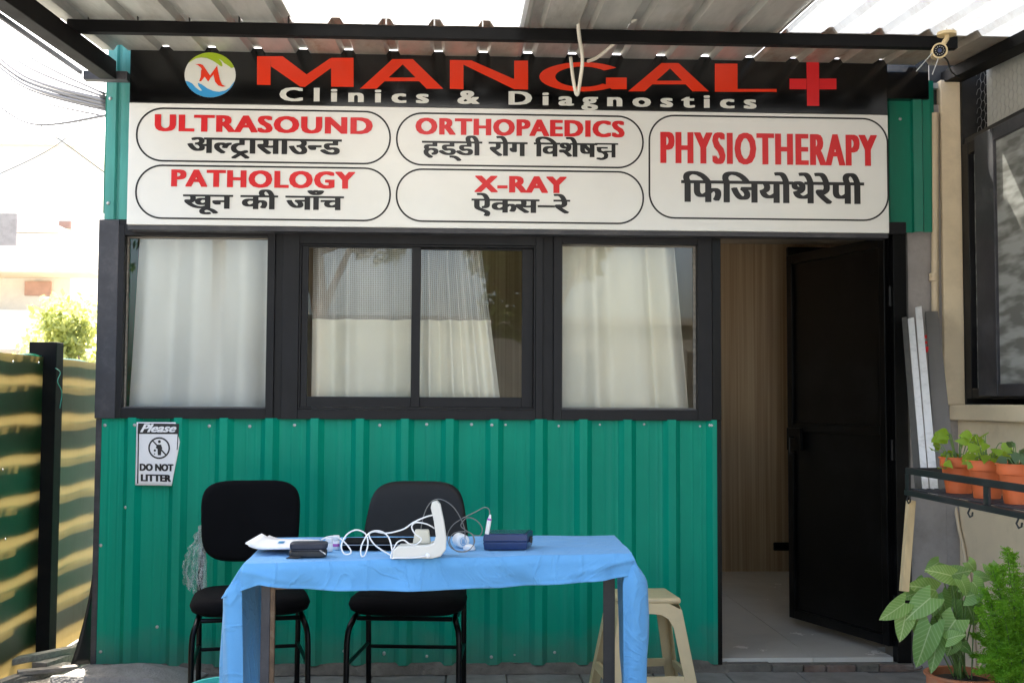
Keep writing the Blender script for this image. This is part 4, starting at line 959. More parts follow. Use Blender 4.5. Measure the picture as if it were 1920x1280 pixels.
# feathery fern
fp = PZ(1905, 1300, .2)
t = thing('fern_bush', (fp.x, fp.y, 0), 'feathery bright green fern bush at the right edge beside the arrowhead plant', 'potted plant')
MB().lathe(pot_prof(.11, .2, 0), (fp.x, fp.y, 0), 32).build('pot', M['terra2'], t, smooth=True)
MB().lathe([(.1, 0), (.001, .012)], (fp.x, fp.y, .178), 24).build('soil', M['soil'], t, smooth=True)
fl = MB(); sm_ = MB()
tips = [(1888, 1030), (1846, 1105), (1835, 1140), (1826, 1190), (1824, 1230), (1860, 1062), (1880, 1062), (1868, 1085), (1855, 1120), (1905, 1075), (1912, 1120), (1840, 1165), (1850, 1205), (1842, 1240), (1862, 1255), (1895, 1165), (1915, 1195), (1885, 1215), (1905, 1250), (1878, 1130), (1868, 1170), (1930, 1060), (1940, 1110), (1950, 1170), (1945, 1230), (1833, 1262), (1925, 1150), (1900, 1040), (1875, 1275), (1860, 1230), (1890, 1250)]
for px, py in tips:
    yv = fp.y+rnd.uniform(-.13, .08); tip = PY(px, py, yv); st = Vector((fp.x+rnd.uniform(-.03, .03), fp.y+rnd.uniform(-.03, .03), .19))
    sp = spline([st, st.lerp(tip, .5)+Vector((0, 0, .05)), tip], 14); sm_.tube(sp, .0018, 4)
    for i, p in enumerate(sp[5:]):
        f_ = 1-.75*i/len(sp[5:])
        for k in range(7):
            a = rnd.uniform(0, 6.28); L_ = rnd.uniform(.02, .085)*f_; dr = Vector((math.cos(a), math.sin(a)*.8, rnd.uniform(-.1, .7))).normalized()
            for q in range(5):
                c0 = p+dr*L_*(q+1)/5; e = Vector((rnd.uniform(-1, 1), rnd.uniform(-1, 1), rnd.uniform(-.3, 1))).normalized()
                s2 = dr.cross(e).normalized()*.0016; ll = .011
                fl.add([c0-s2, c0+s2, c0+e*ll+s2*.3], [(0, 1, 2)]); fl.add([c0-dr*.003, c0+dr*.003, c0-e*ll], [(0, 1, 2)])
tag(fl.build('foliage', M['leaf_fern'], t), kind='stuff'); sm_.build('stems', M['stem'], t, smooth='all')
# wire ring on the ground, near the step
rp = PZ(1700, 1252, .012)
tag(MB().tube([rp+Vector((.085*math.cos(R(a)), .03+.06*math.sin(R(a)), 0.002*math.sin(a))) for a in range(0, 361, 12)], .003, 6).build('wire_ring', M['brick'], smooth='all'), 'rust red wire ring lying on the paving near the step', 'ring')

# ================================================================== STOOL
def stool():
    cx = PY(1204, 1090, -.5); X_, Y_ = cx.x, -.52
    t = thing('plastic_stool', (X_, Y_, 0), 'cream plastic stool standing at the right end of the table', 'stool', rz=R(4))
    B(-.135, .135, -.135, .135, .425, .452).build('seat', M['plastic_cream'], t, local=True, bevel=.012, seg=3)
    hw0, hw1, zt, lw = .205, .132, .43, .052
    for k in range(4):
        Mk = Matrix.Rotation(R(90*k), 4, 'Z')
        def pt(u, z, off=0):
            s = hw0+(hw1-hw0)*z/zt; return Mk @ Vector((u*s/hw1, -s+off, z))
        out = [(-.132, 0), (-.088, 0), (-.074, .34), (-.066, .365), (-.045, .382), (0, .388), (.045, .382), (.066, .365), (.074, .34), (.088, 0), (.132, 0), (.132, zt), (-.132, zt)]
        # quads strips: left leg, apron, right leg
        inn = [(-.100, 0), (-.086, .33), (-.07, .365), (-.045, .382), (0, .388), (.045, .382), (.07, .365), (.086, .33), (.100, 0)]
        ou = [(-.132, 0), (-.132, .33), (-.132, .4), (-.08, zt), (0, zt), (.08, zt), (.132, .4), (.132, .33), (.132, 0)]
        inn = [(u*(1 if z > .1 else 1), z) for u, z in inn]
        b = MB(); n = len(inn); vs = [pt(*p) for p in ou]+[pt(*p) for p in inn]+[pt(*p, .004) for p in ou]+[pt(*p, .004) for p in inn]; fs = []
        for i in range(n-1):
            fs += [(i, i+1, n+i+1, n+i), (2*n+i, 3*n+i, 3*n+i+1, 2*n+i+1), (n+i, n+i+1, 3*n+i+1, 3*n+i), (i, 2*n+i, 2*n+i+1, i+1)]
        b.add(vs, fs)
        b.build('side_panel', M['plastic_cream'], t, local=True, bevel=.0015)
        b = MB()
        vs = [pt(u, z, o_) for o_ in (.003, .02) for u, z in ((-.1, .10), (.1, .10), (.1, .135), (-.1, .135))]
        b.add(vs, [(0, 1, 2, 3), (7, 6, 5, 4), (0, 4, 5, 1), (1, 5, 6, 2), (2, 6, 7, 3), (3, 7, 4, 0)]); b.build('brace', M['plastic_cream'], t, local=True, bevel=.002)
    return t
stool()

# ================================================================== CHAIRS
def cushion(w_, h_, t_, taper=0, bow=0, n=48, e=.5, f=None):
    """rounded pad in local XZ, thickness along y; returns verts/faces"""
    vs, fs = [], []; rings = [(.0, -1), (.55, -1), (.86, -.9), (.965, -.55), (1, 0), (.965, .55), (.86, .9), (.55, 1), (0, 1)]
    for s, d in rings:
        for k in range(n):
            a = 2*math.pi*k/n; ca, sa = math.cos(a), math.sin(a)
            x = w_/2*math.copysign(abs(ca)**e, ca)*s; z = h_/2*math.copysign(abs(sa)**e, sa)*s
            x *= 1-taper*(z/(h_/2))
            y = d*t_/2 + bow*(x/(w_/2))**2
            vs.append(Vector((x, y, z)))
    for j in range(len(rings)-1):
        for k in range(n): fs.append((j*n+k, j*n+(k+1) % n, (j+1)*n+(k+1) % n, (j+1)*n+k))
    return vs, fs
def chair(loc, rz, label, m, taper, bw, bh, bz):
    t = thing('visitor_chair', loc, label, 'chair', 'chairs behind the table', rz)
    vs, fs = cushion(bw, bh, .06, taper, -.05)
    Mt = Matrix.Translation((0, .235, bz)) @ Matrix.Rotation(R(-9), 4, 'X')
    MB().add([Mt @ v for v in vs], fs).build('backrest', m, t, local=True, smooth='all')
    vs, fs = cushion(.47, .45, .075, .04, 0, e=.55)
    Mt = Matrix.Translation((0, -.0, .462)) @ Matrix.Rotation(R(-90), 4, 'X')
    MB().add([Mt @ v for v in vs], fs).build('seat', M['uphol'], t, local=True, smooth='all')
    r_ = .0115
    for s in (-1, 1):
        MB().tube(spline([(s*.205, .235, .004), (s*.205, .215, .25), (s*.205, .21, .45), (s*.2, .235, .6), (s*.17, .265, bz-.06), (s*.15, .285, bz+.02)], 6), r_, 10).build('rear_leg', M['black'], t, local=True, smooth=True)
        MB().tube(spline([(s*.222, -.215, .004), (s*.222, -.21, .2), (s*.22, -.2, .35), (s*.205, -.17, .405), (s*.2, -.1, .418), (s*.203, .2, .415)], 6), r_, 10).build('front_leg', M['black'], t, local=True, smooth=True)
        MB().tube([(s*.206, .215, .24), (s*.22, -.205, .24)], .008, 8).build('side_stretcher', M['black'], t, local=True, smooth=True)
        MB().lathe([(.0135, 0), (.0135, .03), (.0118, .032)], (s*.205, .235, 0), 10).build('foot', M['blackm'], t, local=True)
    MB().tube([(-.2, .215, .225), (.2, .215, .225)], .008, 8).build('stretcher', M['black'], t, local=True, smooth=True)
    MB().tube([(-.19, -.16, .413), (.19, -.16, .413)], .009, 8).build('seat_bar', M['black'], t, local=True, smooth=True)
    return t
p = PY(468, 1200, -.72); chair((p.x, -.72, 0), R(11), 'black padded chair at the left with torn plastic film on its frame', M['uphol'], -.03, .41, .345, .76)
p = PY(768, 1200, -.72); chair((p.x, -.72, 0), R(-5), 'black visitor chair with a duller grey worn back, behind the white device', M['uphol_grey'], .12, .43, .33, .765)
# torn film
def film(u, v):
    wd = .012+.05*math.sin(math.pi*min(1, v*1.1))*(1-.3*v)
    px = 378-(1-0)*0; x = 381-(14+26*min(1, v*1.7)-8*v*v)*u*(1+.35*noise.noise(Vector((v*9, 1, 0))))-2*v; y = 985+140*v*(1-.3*u)+14*u+16*v*noise.noise(Vector((u*9, 2, 0)))
    p = PY(x, y, -.56); return p+Vector((.012*noise.noise(Vector((u*11, v*8, 3))), .05*noise.noise(Vector((u*9, v*5, 3)))-.012*math.sin(u*24+4*v), 0))
m = M['film']; n, L = nodes(m); tp = n.new('ShaderNodeBsdfTransparent'); mx = n.new('ShaderNodeMixShader'); mx.inputs[0].default_value = .48
nz = n.new('ShaderNodeTexNoise'); nz.inputs['Scale'].default_value = 38; nz.inputs['Detail'].default_value = 6; rr_ = n.new('ShaderNodeMapRange'); rr_.inputs[1].default_value = .42; rr_.inputs[2].default_value = .62; rr_.inputs[4].default_value = .8; L.new(nz.outputs[0], rr_.inputs[0]); L.new(rr_.outputs[0], mx.inputs[0])
L.new(tp.outputs[0], mx.inputs[1]); L.new(n['Principled BSDF'].outputs[0], mx.inputs[2]); L.new(mx.outputs[0], n['Material Output'].inputs[0])
fm = thing('torn_plastic_film', PY(370, 1110, -.56), 'torn clear plastic film hanging from the left chair frame', 'plastic film')
MB().grid(film, 26, 26).build('hanging_strip', M['film'], fm, smooth='all')
def film2(u, v):
    a = 6.28*u; p = PY(380+2*v, 900+125*v, -.56) if False else PY(378+3*v+1.0*math.cos(a), 985+120*v, -.55)
    rr = .014+.006*noise.noise(Vector((u*5, v*12, 1))); return p+Vector((rr*math.cos(a), rr*math.sin(a), .01*noise.noise(Vector((u*8, v*9, 7)))))
MB().grid(film2, 14, 16).build('wrapping', M['film'], fm, smooth='all')
def film3(u, v):
    a = 6.28*u; p = PY(381+40*v, 1112+28*v, -.60-.2*v); rr = .015+.006*noise.noise(Vector((u*5, v*12, 5))); return p+Vector((rr*.6*math.cos(a), rr*math.sin(a)*.6, rr*math.cos(a+.5)))
MB().grid(film3, 14, 14).build('wrapping', M['film'], fm, smooth='all')

# ================================================================== TABLE AND CLOTH
ZT_ = .75
A_, B_, C_, D_ = PZ(457, 1057, ZT_), PZ(1184, 1036, ZT_), PZ(1152, 1004, ZT_), PZ(508, 1008, ZT_)
tb = thing('folding_table', ((A_+C_)/2).to_2d().to_3d(), 'black angle iron table under a light blue cloth', 'table')
def quad_box(pts, z0, z1): 
    vs = [Vector((p.x, p.y, z)) for z in (z0, z1) for p in pts]
    return MB().add(vs, [(3, 2, 1, 0), (4, 5, 6, 7), (0, 1, 5, 4), (1, 2, 6, 5), (2, 3, 7, 6), (3, 0, 4, 7)])
cen = (A_+B_+C_+D_)/4
ins = lambda p, k: cen+(p-cen)*k
quad_box([ins(p, .992) for p in (A_, B_, C_, D_)], .712, .743).build('tabletop', M['wood'], tb)
def angle(px0, px1, yv, m1, m2):
    a, b_ = PY(px0, 1150, yv), PY(px1, 1150, yv)
    w_ = b_.x-a.x
    o = MB().box(a.x, b_.x, yv, yv+.004, 0, .7105).box(b_.x-.004, b_.x, yv+.0041, yv+w_, 0, .7105)
    return o.build('leg', m1, tb, bevel=.001)
angle(489, 506, A_.y+.04, M['frame_grey'], None)
B(PY(506.5, 1150, A_.y+.04).x+.0005, PY(515, 1150, A_.y+.04).x, A_.y+.038, A_.y+.055, 0, .7105).build('leg', M['rustybrown'], tb)
angle(1131, 1153, B_.y+.04, M['blackm'], None)
angle(497, 511, D_.y-.04, M['blackm'], None); angle(1140, 1152, C_.y-.04, M['blackm'], None)
rl, rr_ = PY(515.5, 1101, A_.y+.045), PY(1130, 1101, B_.y+.045)
for a, b_ in ((rl, rr_),): MB().bar((a.x, a.y+.002, .683), (b_.x, b_.y+.002, .683), .03, .038).build('apron', M['rustybrown'], tb)
MB().bar((ins(D_, .9).x, D_.y-.04, .683), (ins(C_, .9).x, C_.y-.04, .683), .03, .038).build('apron', M['rustybrown'], tb)

cl = thing('tablecloth', (cen.x, cen.y, ZT_), 'light blue cotton cloth draped over the table to the ground at both ends', 'tablecloth')
ZC = .7505
def topf(u, v):
    p = (A_*(1-u)+B_*u)*(1-v)+(D_*(1-u)+C_*u)*v
    return Vector((p.x, p.y, ZC+.003*noise.noise(Vector((p.x*5, p.y*7, 0)))+.0015))
hem = [(414, 1122), (448, 1108.5), (486, 1096.5), (540, 1104), (632, 1107.5), (700, 1107), (800, 1107), (940, 1102.5), (1075, 1092), (1135, 1087), (1175, 1080.5), (1207, 1084)]
def hemy(u):
    k = u*(len(hem)-1); i = min(int(k), len(hem)-2); f_ = k-i; return hem[i][0]*(1-f_)+hem[i+1][0]*f_, hem[i][1]*(1-f_)+hem[i+1][1]*f_
b = MB(); NU, NV, NT = 110, 12, 14
us = [i/NU for i in range(NU+1)]
def top_u(u):   # top edge point that belongs to a hem parameter
    px, _ = hemy(u); t = (px-457)/(1184-457); return max(0, min(1, t))
def flapf(u, v):
    tu = top_u(u); e = topf(tu, 0); px, py = hemy(u)
    yv = e.y-.018; h = PY(px, py, yv)
    s = v; d = math.sin(min(1, v*3)*math.pi/2)*.013
    x = e.x+(h.x-e.x)*s; z = e.z+(h.z-e.z)*s - 0
    y = e.y - d - .006*v*math.sin(u*55+2*math.sin(u*9)) - .030*v*noise.noise(Vector((x*3.5, z*6, 1))) - .010*v*noise.noise(Vector((x*9+z*14, z*5, 4)))-.004*v*noise.noise(Vector((x*16+z*20, z*6, 1)))
    # soft diagonal creases near the ends
    cr = math.exp(-((z-(e.z-.02-(x-A_.x)*.33))/.012)**2)*(1 if x < A_.x+.22 else 0)
    cr2 = math.exp(-((z-(e.z-.1+(x-(B_.x-.36))*.22))/.010)**2)*(1 if x > B_.x-.36 else 0)
    fold = .0035*sum(math.exp(-((x-(A_.x+(B_.x-A_.x)*q_))/.0035)**2) for q_ in (.3, .64, .86))
    hm = .0025 if v > .9 else 0
    return Vector((x, y-.007*(cr+cr2)*math.sin(math.pi*min(1, v*1.2))-fold-hm, z))
cloth = MB().grid(topf, 60, 24)
cloth.build('cloth_top', M['cloth'], cl, smooth='all')
MB().grid(flapf, 260, 20).build('front_flap', M['cloth'], cl, smooth='all', solid=.0012)
def drape(side):
    # plan path of the hanging end: from a turned-in front edge out to the corner and back along the table end
    Fc, Bc = (A_, D_) if side < 0 else (B_, C_)
    if side < 0: pin, pout, zc2 = PY(451, 1200, Fc.y-.012), PY(413, 1180, Fc.y-.006), .12
    else: pin, pout, zc2 = PY(1166, 1200, Fc.y-.012), PY(1213, 1180, Fc.y-.006), .12
    low = [Vector((pin.x, pin.y, 0)), Vector(((pin.x+pout.x)/2, pin.y-.016, 0)), Vector((pout.x, pout.y+.004, 0)), Vector((pout.x-side*.004, pout.y+.06, 0)), Vector((Fc.x+side*.045, Fc.y+.22, 0)), Vector((Fc.x+side*.02, Fc.y+.36, 0)), Vector((Bc.x+side*.04, Bc.y-.12, 0)), Vector((Bc.x+side*.015, Bc.y, 0))]
    lows = spline(low, 10); n = len(lows)-1
    def f(u, v):
        k = u*n; i = min(int(k), n-1); q = lows[i].lerp(lows[i+1], k-i)
        tt = max(0, (u-.30)/.70); e = Fc.lerp(Bc, tt)
        top = Vector((e.x, e.y, ZC))
        z = ZC-(ZC-.07-(.03*math.sin(u*7)))*v
        s = min(1, v*6); s = s*s*(3-2*s) if v < .166 else 1
        s = max(s*.93, 0)+.07*v
        x = top.x+(q.x-top.x)*s; y = top.y+(q.y-top.y)*s
        if side < 0: x += .02*v*v + .028*math.exp(-((v-.32)/.3)**2)*0
        wv = .011*math.sin(u*24+3*v)+.012*noise.noise(Vector((u*7, v*4, side)))*v; wv *= 1.0*1
        wv = wv*min(1, v*3)*(1 if u > .3 else .4)
        return Vector((x+wv, y+.3*wv, z))
    return MB().grid(f, 90, 40).build('side_drape', M['cloth'], cl, smooth='all', solid=.0012)
drape(-1); drape(1)

# ================================================================== THINGS ON THE TABLE
TZ = ZC+.0045
def TP(px, py): return PZ(px, py, TZ)
# papers
def sheet(name, quad, z, th, m, label, curl=0):
    pts = [PZ(*q, TZ+z) for q in quad]
    def fn(u, v):
        p = (pts[0]*(1-u)+pts[1]*u)*(1-v)+(pts[3]*(1-u)+pts[2]*u)*v; return Vector((p.x, p.y, TZ+z+th/2+curl*max(0, .3-u)**2*11))
    return tag(MB().grid(fn, 12, 6).build(name, m, smooth='all', solid=th), label, 'paper' if m is M['paper'] else 'booklet')
sheet('booklet', [(482, 1029), (542, 1030), (560, 1014), (500, 1013)], 0, .006, M['pink'], 'pink booklet lying under the white papers')
sheet('paper_stack', [(466, 1030), (552, 1030), (598, 1013), (505, 1011)], .0085, .004, M['paper'], 'lower stack of white papers on the left of the table', .012)
ps = sheet('paper_stack', [(460, 1030), (585, 1029), (600, 1014), (490, 1012)], .0185, .005, M['paper'], 'upper white papers with a small blue print, left on the table', .02)
q = [PZ(x, y, TZ+.0245) for x, y in ((524, 1014), (535, 1014), (531, 1018), (520, 1018))]; MB().add(q, [(0, 1, 2, 3)]).build('printed_mark', M['azure'], ps)
# zipped black pouch
a = TP(575, 1045)
t = thing('zip_pouch', (a.x, a.y+.04, TZ), 'small dark zipped pouch at the front of the table', 'pouch', rz=R(4))
def padbox(w_, d_, h_, z, n=40, e=.35):
    vs, fs = [], []; rings = [(.0, 0), (.9, 0), (.985, .15), (1, .5), (.985, .85), (.9, 1), (0, 1)]
    for s, hh in rings:
        for k in range(n):
            a = 2*math.pi*k/n; ca, sa = math.cos(a), math.sin(a)
            vs.append(Vector((w_/2*math.copysign(abs(ca)**e, ca)*s, d_/2*math.copysign(abs(sa)**e, sa)*s, z+h_*hh)))
    for j in range(len(rings)-1):
        for k in range(n): fs.append((j*n+k, j*n+(k+1) % n, (j+1)*n+(k+1) % n, (j+1)*n+k))
    return vs, fs
vs, fs = padbox(.125, .085, .022, 0); MB().add(vs, fs).build('lower_shell', M['blackm'], t, local=True, smooth=True)
vs, fs = padbox(.119, .08, .004, .0222); MB().add(vs, fs).build('zip', M['screw'], t, local=True, smooth=True).data.materials[0] = M['frame_grey']
vs, fs = padbox(.125, .085, .02, .0264); MB().add([v+Vector((.002, 0, 0.05*(v.x+.06)*0)) for v in vs], fs).build('upper_shell', M['navy'], t, local=True, smooth=True).data.materials[0] = mat('dark_nylon', (.012, .016, .03), .55, var=.2, bump=.1, bscale=300)
MB().tube([(.04, -.043, .024), (.052, -.052, .018), (.06, -.058, .012)], .0022, 6).build('zip_pull', M['screw'], t, local=True)
vs = [Vector((-.07, -.05, .0005)), Vector((-.03, -.055, .0005)), Vector((-.01, -.043, .006)), Vector((-.05, -.035, .006))]
MB().add(vs, [(0, 1, 2, 3)]).build('strap', M['blackm'], t, local=True, solid=.002)
# two little white bottles
for px, py, hh, lab in ((617, 1033, .048, 'front one of the two small white bottles beside the pouch'), (630, 1029, .05, 'rear one of the two small white bottles beside the pouch')):
    a = TP(px, py); t = thing('small_bottle', (a.x, a.y, TZ), lab, 'bottle', 'small white bottles')
    MB().lathe([(.011, 0), (.0125, .002), (.0125, hh*.55), (.0105, hh*.6)], (a.x, a.y, TZ), 18).build('body', M['white'], t, smooth=True)
    MB().lathe([(.012, 0), (.0128, .002), (.0128, hh*.3), (.011, hh*.34), (.001, hh*.34)], (a.x, a.y, TZ+hh*.62), 18).build('cap', M['white'], t, smooth=True)
    MB().lathe([(.0128, 0), (.0128, .010)], (a.x, a.y, TZ+hh*.2), 18).build('label_band', M['pink'] if px > 620 else M['paper'], t, smooth=True)
# flat black laptop
a0, a1 = PZ(641, 1031, TZ), PZ(758, 1031, TZ)
t = thing('closed_laptop', ((a0.x+a1.x)/2, a0.y+.09, TZ), 'closed black laptop with a silver edge behind the white cables', 'laptop')
B(a0.x, a1.x+.04, a0.y, a0.y+.16, TZ, TZ+.016).build('base', M['uphol'], t, bevel=.004)
B(a0.x+.001, a1.x+.039, a0.y+.001, a0.y+.159, TZ+.0165, TZ+.019).build('edge_trim', M['screw'], t, bevel=.001)
B(a0.x, a1.x+.04, a0.y, a0.y+.16, TZ+.0195, TZ+.026).build('lid', M['uphol'], t, bevel=.003)
# L-shaped device
dp = TP(735, 1047); dq = TP(836, 1046)
t = thing('medical_monitor', ((dp.x+dq.x)/2, dp.y+.05, TZ), 'off-white folding medical device standing open like a letter L', 'medical device')
s_ = (dq.x-dp.x)/100      # metres per photo pixel
yv = dp.y
def prism_xz(pts, y0, y1, m, name, bev=.004):
    Q = [Vector((dp.x+(x-735)*s_, y0, TZ+(1047-z)*s_*.97)) for x, z in pts]; k = len(Q); Q2 = [q+Vector((0, y1-y0, 0)) for q in Q]
    return MB().add(Q+Q2, [tuple(range(k)), tuple(range(2*k-1, k-1, -1))]+[(i, i+k, (i+1) % k+k, (i+1) % k) for i in range(k)]).build(name, m, t, bevel=bev, seg=3)
prism_xz([(735, 1046), (736, 1032), (745, 1024), (800, 1022), (812, 1018), (816, 1005), (812, 975), (806, 950), (808, 940), (817, 937), (824, 943), (831, 975), (836, 1010), (835, 1030), (825, 1043), (810, 1047)], yv, yv+.035, M['device'], 'side_shell')
prism_xz([(740, 1044), (740, 1033), (748, 1027), (800, 1025), (815, 1020), (818, 1005), (814, 975), (809, 952), (811, 944), (817, 941), (822, 947), (828, 975), (832, 1010), (831, 1030), (822, 1041), (810, 1045)], yv+.036, yv+.13, M['device'], 'body')
prism_xz([(772, 1022), (776, 996), (802, 996), (806, 1022)], yv+.05, yv+.09, M['plastic_cream'], 'plug_block').data.materials[0] = mat('ivory_plastic', (.6, .57, .46), .45)
MB().lathe([(.008, 0), (.008, .006), (.005, .008), (.001, .008)], (dp.x+(801-735)*s_, yv-.0, TZ+(1047-1041)*s_), 14, (0, -1, 0)).build('knob', M['white'], t, smooth=True)
# white leads
def tc_(pts, r, m, label, name='cable', cat='cable'): 
    P3 = []
    for px, py, dy in pts:
        q = PY(px, py, yv+dy)
        q.z = max(q.z, TZ+r+.001); P3.append(q)
    return tag(MB().tube(spline(P3, 8), r, 7).build(name, m, smooth='all'), label, cat)
tc_([(602, 1012, .10), (615, 1006, .1), (632, 1006, .1), (648, 1018, .09), (658, 1032, .06), (655, 1038, .04), (645, 1037, .04), (640, 1022, .06), (650, 1002, .08), (668, 993, .09), (685, 1000, .09), (690, 1018, .07), (684, 1040, .04), (677, 1041, .03), (678, 1022, .04), (692, 999, .05), (712, 995, .06), (728, 1006, .06), (735, 1030, .02), (733, 1050, .0), (745, 1049, -.004), (775, 1045, -.006), (798, 1042, -.01)], .0026, M['white'], 'white lead coiling from the pouch to the front of the device')
tc_([(812, 965, .05), (797, 969, .05), (775, 979, .06), (755, 992, .07), (725, 999, .08), (702, 996, .08), (692, 1002, .08), (700, 1018, .07), (715, 1030, .05), (732, 1040, .03)], .0026, M['white'], 'white lead running from the upright half of the device down to the left')
tc_([(815, 990, .04), (800, 982, .03), (780, 979, .02), (772, 987, .02), (778, 1000, .02), (790, 1010, .03), (780, 1020, .03), (768, 1019, .02), (757, 1012, .02), (745, 1016, .02), (737, 1030, .01)], .0024, M['white'], 'short white lead looping over the base of the device')
tc_([(788, 1000, .1), (792, 975, .1), (800, 952, .09), (812, 938, .08), (828, 936, .08), (848, 948, .08), (862, 968, .09), (871, 990, .1), (872, 1008, .11)], .0017, M['wire_grey'], 'thin grey lead arching over the top of the device')
tc_([(918, 968, .12), (917, 955, .12), (908, 951, .12), (890, 960, .12), (866, 972, .11), (848, 985, .1), (839, 1004, .1), (845, 1025, .08), (862, 1033, .06), (880, 1030, .06), (890, 1015, .08), (884, 1000, .1), (868, 996, .1), (850, 1000, .09), (843, 1015, .07), (855, 1032, .05), (875, 1033, .05), (888, 1020, .06), (886, 1003, .08), (874, 994, .1), (864, 984, .11), (876, 970, .12), (893, 975, .12), (904, 990, .12), (900, 1003, .12), (885, 1002, .12)], .0017, M['wire_grey'], 'grey lead coiled round the round white sensor and up to the pen probe')
# jar with blue logo and small mouse-like puck
a = TP(864, 1030)
t = thing('gel_bottle', (a.x, a.y+.06, TZ), 'round white bottle end with a blue emblem behind the grey coil', 'bottle')
MB().lathe([(.001, -.035), (.02, -.035), (.024, -.03), (.024, .03), (.02, .034), (.001, .034)], (a.x, a.y+.07, TZ+.0245), 24, (.25, -1, 0)).build('body', M['white'], t, smooth=True)
q3 = Vector((.25, -1, 0)).to_track_quat('Z', 'Y').to_matrix()
e0 = Vector((a.x, a.y+.07, TZ+.0245))+Vector((.25, -1, 0)).normalized()*.0352
bb = MB()
for k in range(24):
    for r1, r2, sq in ((.0145, .0125, 1), ):
        aa, ab = R(15*k), R(15*(k+1)); bb.add([e0+q3 @ Vector((r_*math.cos(x)*.8, r_*math.sin(x), 0)) for r_, x in ((r1, aa), (r1, ab), (r2, ab), (r2, aa))], [(0, 1, 2, 3)])
for z in (-.004, .0, .004): bb.add([e0+q3 @ Vector(v) for v in ((z-.0012, -.009, .0002), (z+.0012, -.009, .0002), (z+.0012, .009, .0002), (z-.0012, .009, .0002))], [(0, 1, 2, 3)])
bb.build('emblem', M['azure'], t)
a = TP(880, 1032); tag(MB().lathe([(.021, 0), (.022, .004), (.018, .014), (.008, .019), (.001, .02)], (a.x, a.y+.03, TZ), 20).build('sensor_puck', M['white'], smooth=True), 'small white domed sensor lying inside the grey cable coil', 'sensor')
# pen probe
a, b_ = PY(913, 1000, yv+.13), PY(919, 966, yv+.12)
a.z = max(a.z, TZ+.02)
t = thing('pen_probe', (a.x, a.y, a.z), 'white pen shaped probe with a violet ring leaning on the navy box', 'probe')
d = (b_-a)
MB().tube([a, a+d*.75], .0075, 14).build('body', M['white'], t, smooth=True)
MB().tube([a+d*.752, a+d*.85], [.0076, .007], 14).build('ring', mat('violet_plastic', (.35, .08, .42), .4), t, smooth=True)
MB().tube([a+d*.852, a+d*1.05], [.0055, .003], 12).build('neck', M['white'], t, smooth=True)
# navy box
a, b_, c_, d_ = TP(905, 1031), TP(989, 1031), TP(1013, 1018), TP(928, 1016)
t = thing('navy_case', ((a.x+b_.x)/2, a.y+.06, TZ), 'dark navy plastic case with a recessed lid right of the device', 'case')
ang_ = math.atan2(c_.y-b_.y, c_.x-b_.x)
hh = .055; depth = .145
off = Vector((.03, depth, 0))
def qb(p, z0, z1, i0=0, i1=0): 
    cc_ = sum(p, Vector())/4; P0 = [cc_+(x-cc_)*(1-i0) for x in p]; P1 = [cc_+(x-cc_)*(1-i1) for x in p]
    return MB().add([Vector((v.x, v.y, z0)) for v in P0]+[Vector((v.x, v.y, z1)) for v in P1], [(3, 2, 1, 0), (4, 5, 6, 7), (0, 1, 5, 4), (1, 2, 6, 5), (2, 3, 7, 6), (3, 0, 4, 7)])
pp_ = [a, b_, b_+off, a+off]
qb(pp_, TZ, TZ+hh*.52, .05, 0).build('lower_case', M['navy'], t, bevel=.004)
qb(pp_, TZ+hh*.53, TZ+hh, 0, .03).build('lid', M['navy'], t, bevel=.004)
qb(pp_, TZ+hh+.0005, TZ+hh+.002, .16, .16).build('lid_panel', mat('teal_tint_panel', (.02, .07, .09), .25), t, bevel=.001)
B(b_.x+.012, b_.x+.02, a.y+.05, a.y+.08, TZ+.02, TZ+.04).build('latch', M['blackm'], t)

# ================================================================== GROUND CLUTTER
bk = PZ(424, 1282, .27)
t = thing('plastic_bucket', (bk.x, bk.y, 0), 'turquoise plastic bucket standing under the left end of the table', 'bucket')
MB().lathe([(.09, 0), (.092, .004), (.122, .25), (.13, .252), (.132, .268), (.128, .27), (.122, .268), (.119, .25), (.088, .006), (.001, .006)], (bk.x, bk.y, 0), 36).build('body', M['bucket'], t, smooth=True)
MB().tube(spline([(bk.x-.13, bk.y, .25), (bk.x-.1, bk.y-.09, .225), (bk.x, bk.y-.135, .21), (bk.x+.1, bk.y-.09, .225), (bk.x+.13, bk.y, .25)], 8), .003, 6).build('handle', M['screw'], t, smooth='all')
ml, mr = PZ(165, 1216, .03), PZ(392, 1262, .03)
def mf(u, v):
    x = XL-.02+.56*u-.04*(1-v); y = -.012-.40*(1-v)
    h = .045+.035*math.exp(-((v-.08)/.12)**2)*(1-.4*u)+.05*math.exp(-((u-.45)/.4)**2)*math.sin(math.pi*v)**2*.9+.012*noise.noise(Vector((x*8, y*8, 0)))
    h *= 1-.8*max(0, u-.75)/.25
    if v < .03: h = .002
    return Vector((x+.05*noise.noise(Vector((y*5, 2, 0)))*(u > .9), y, max(h, .003)))
tag(MB().grid(mf, 50, 40).build('floor_mat', M['mat'], smooth='all', solid=.004), 'crumpled grey floor mat heaped at the left foot of the wall', 'mat')
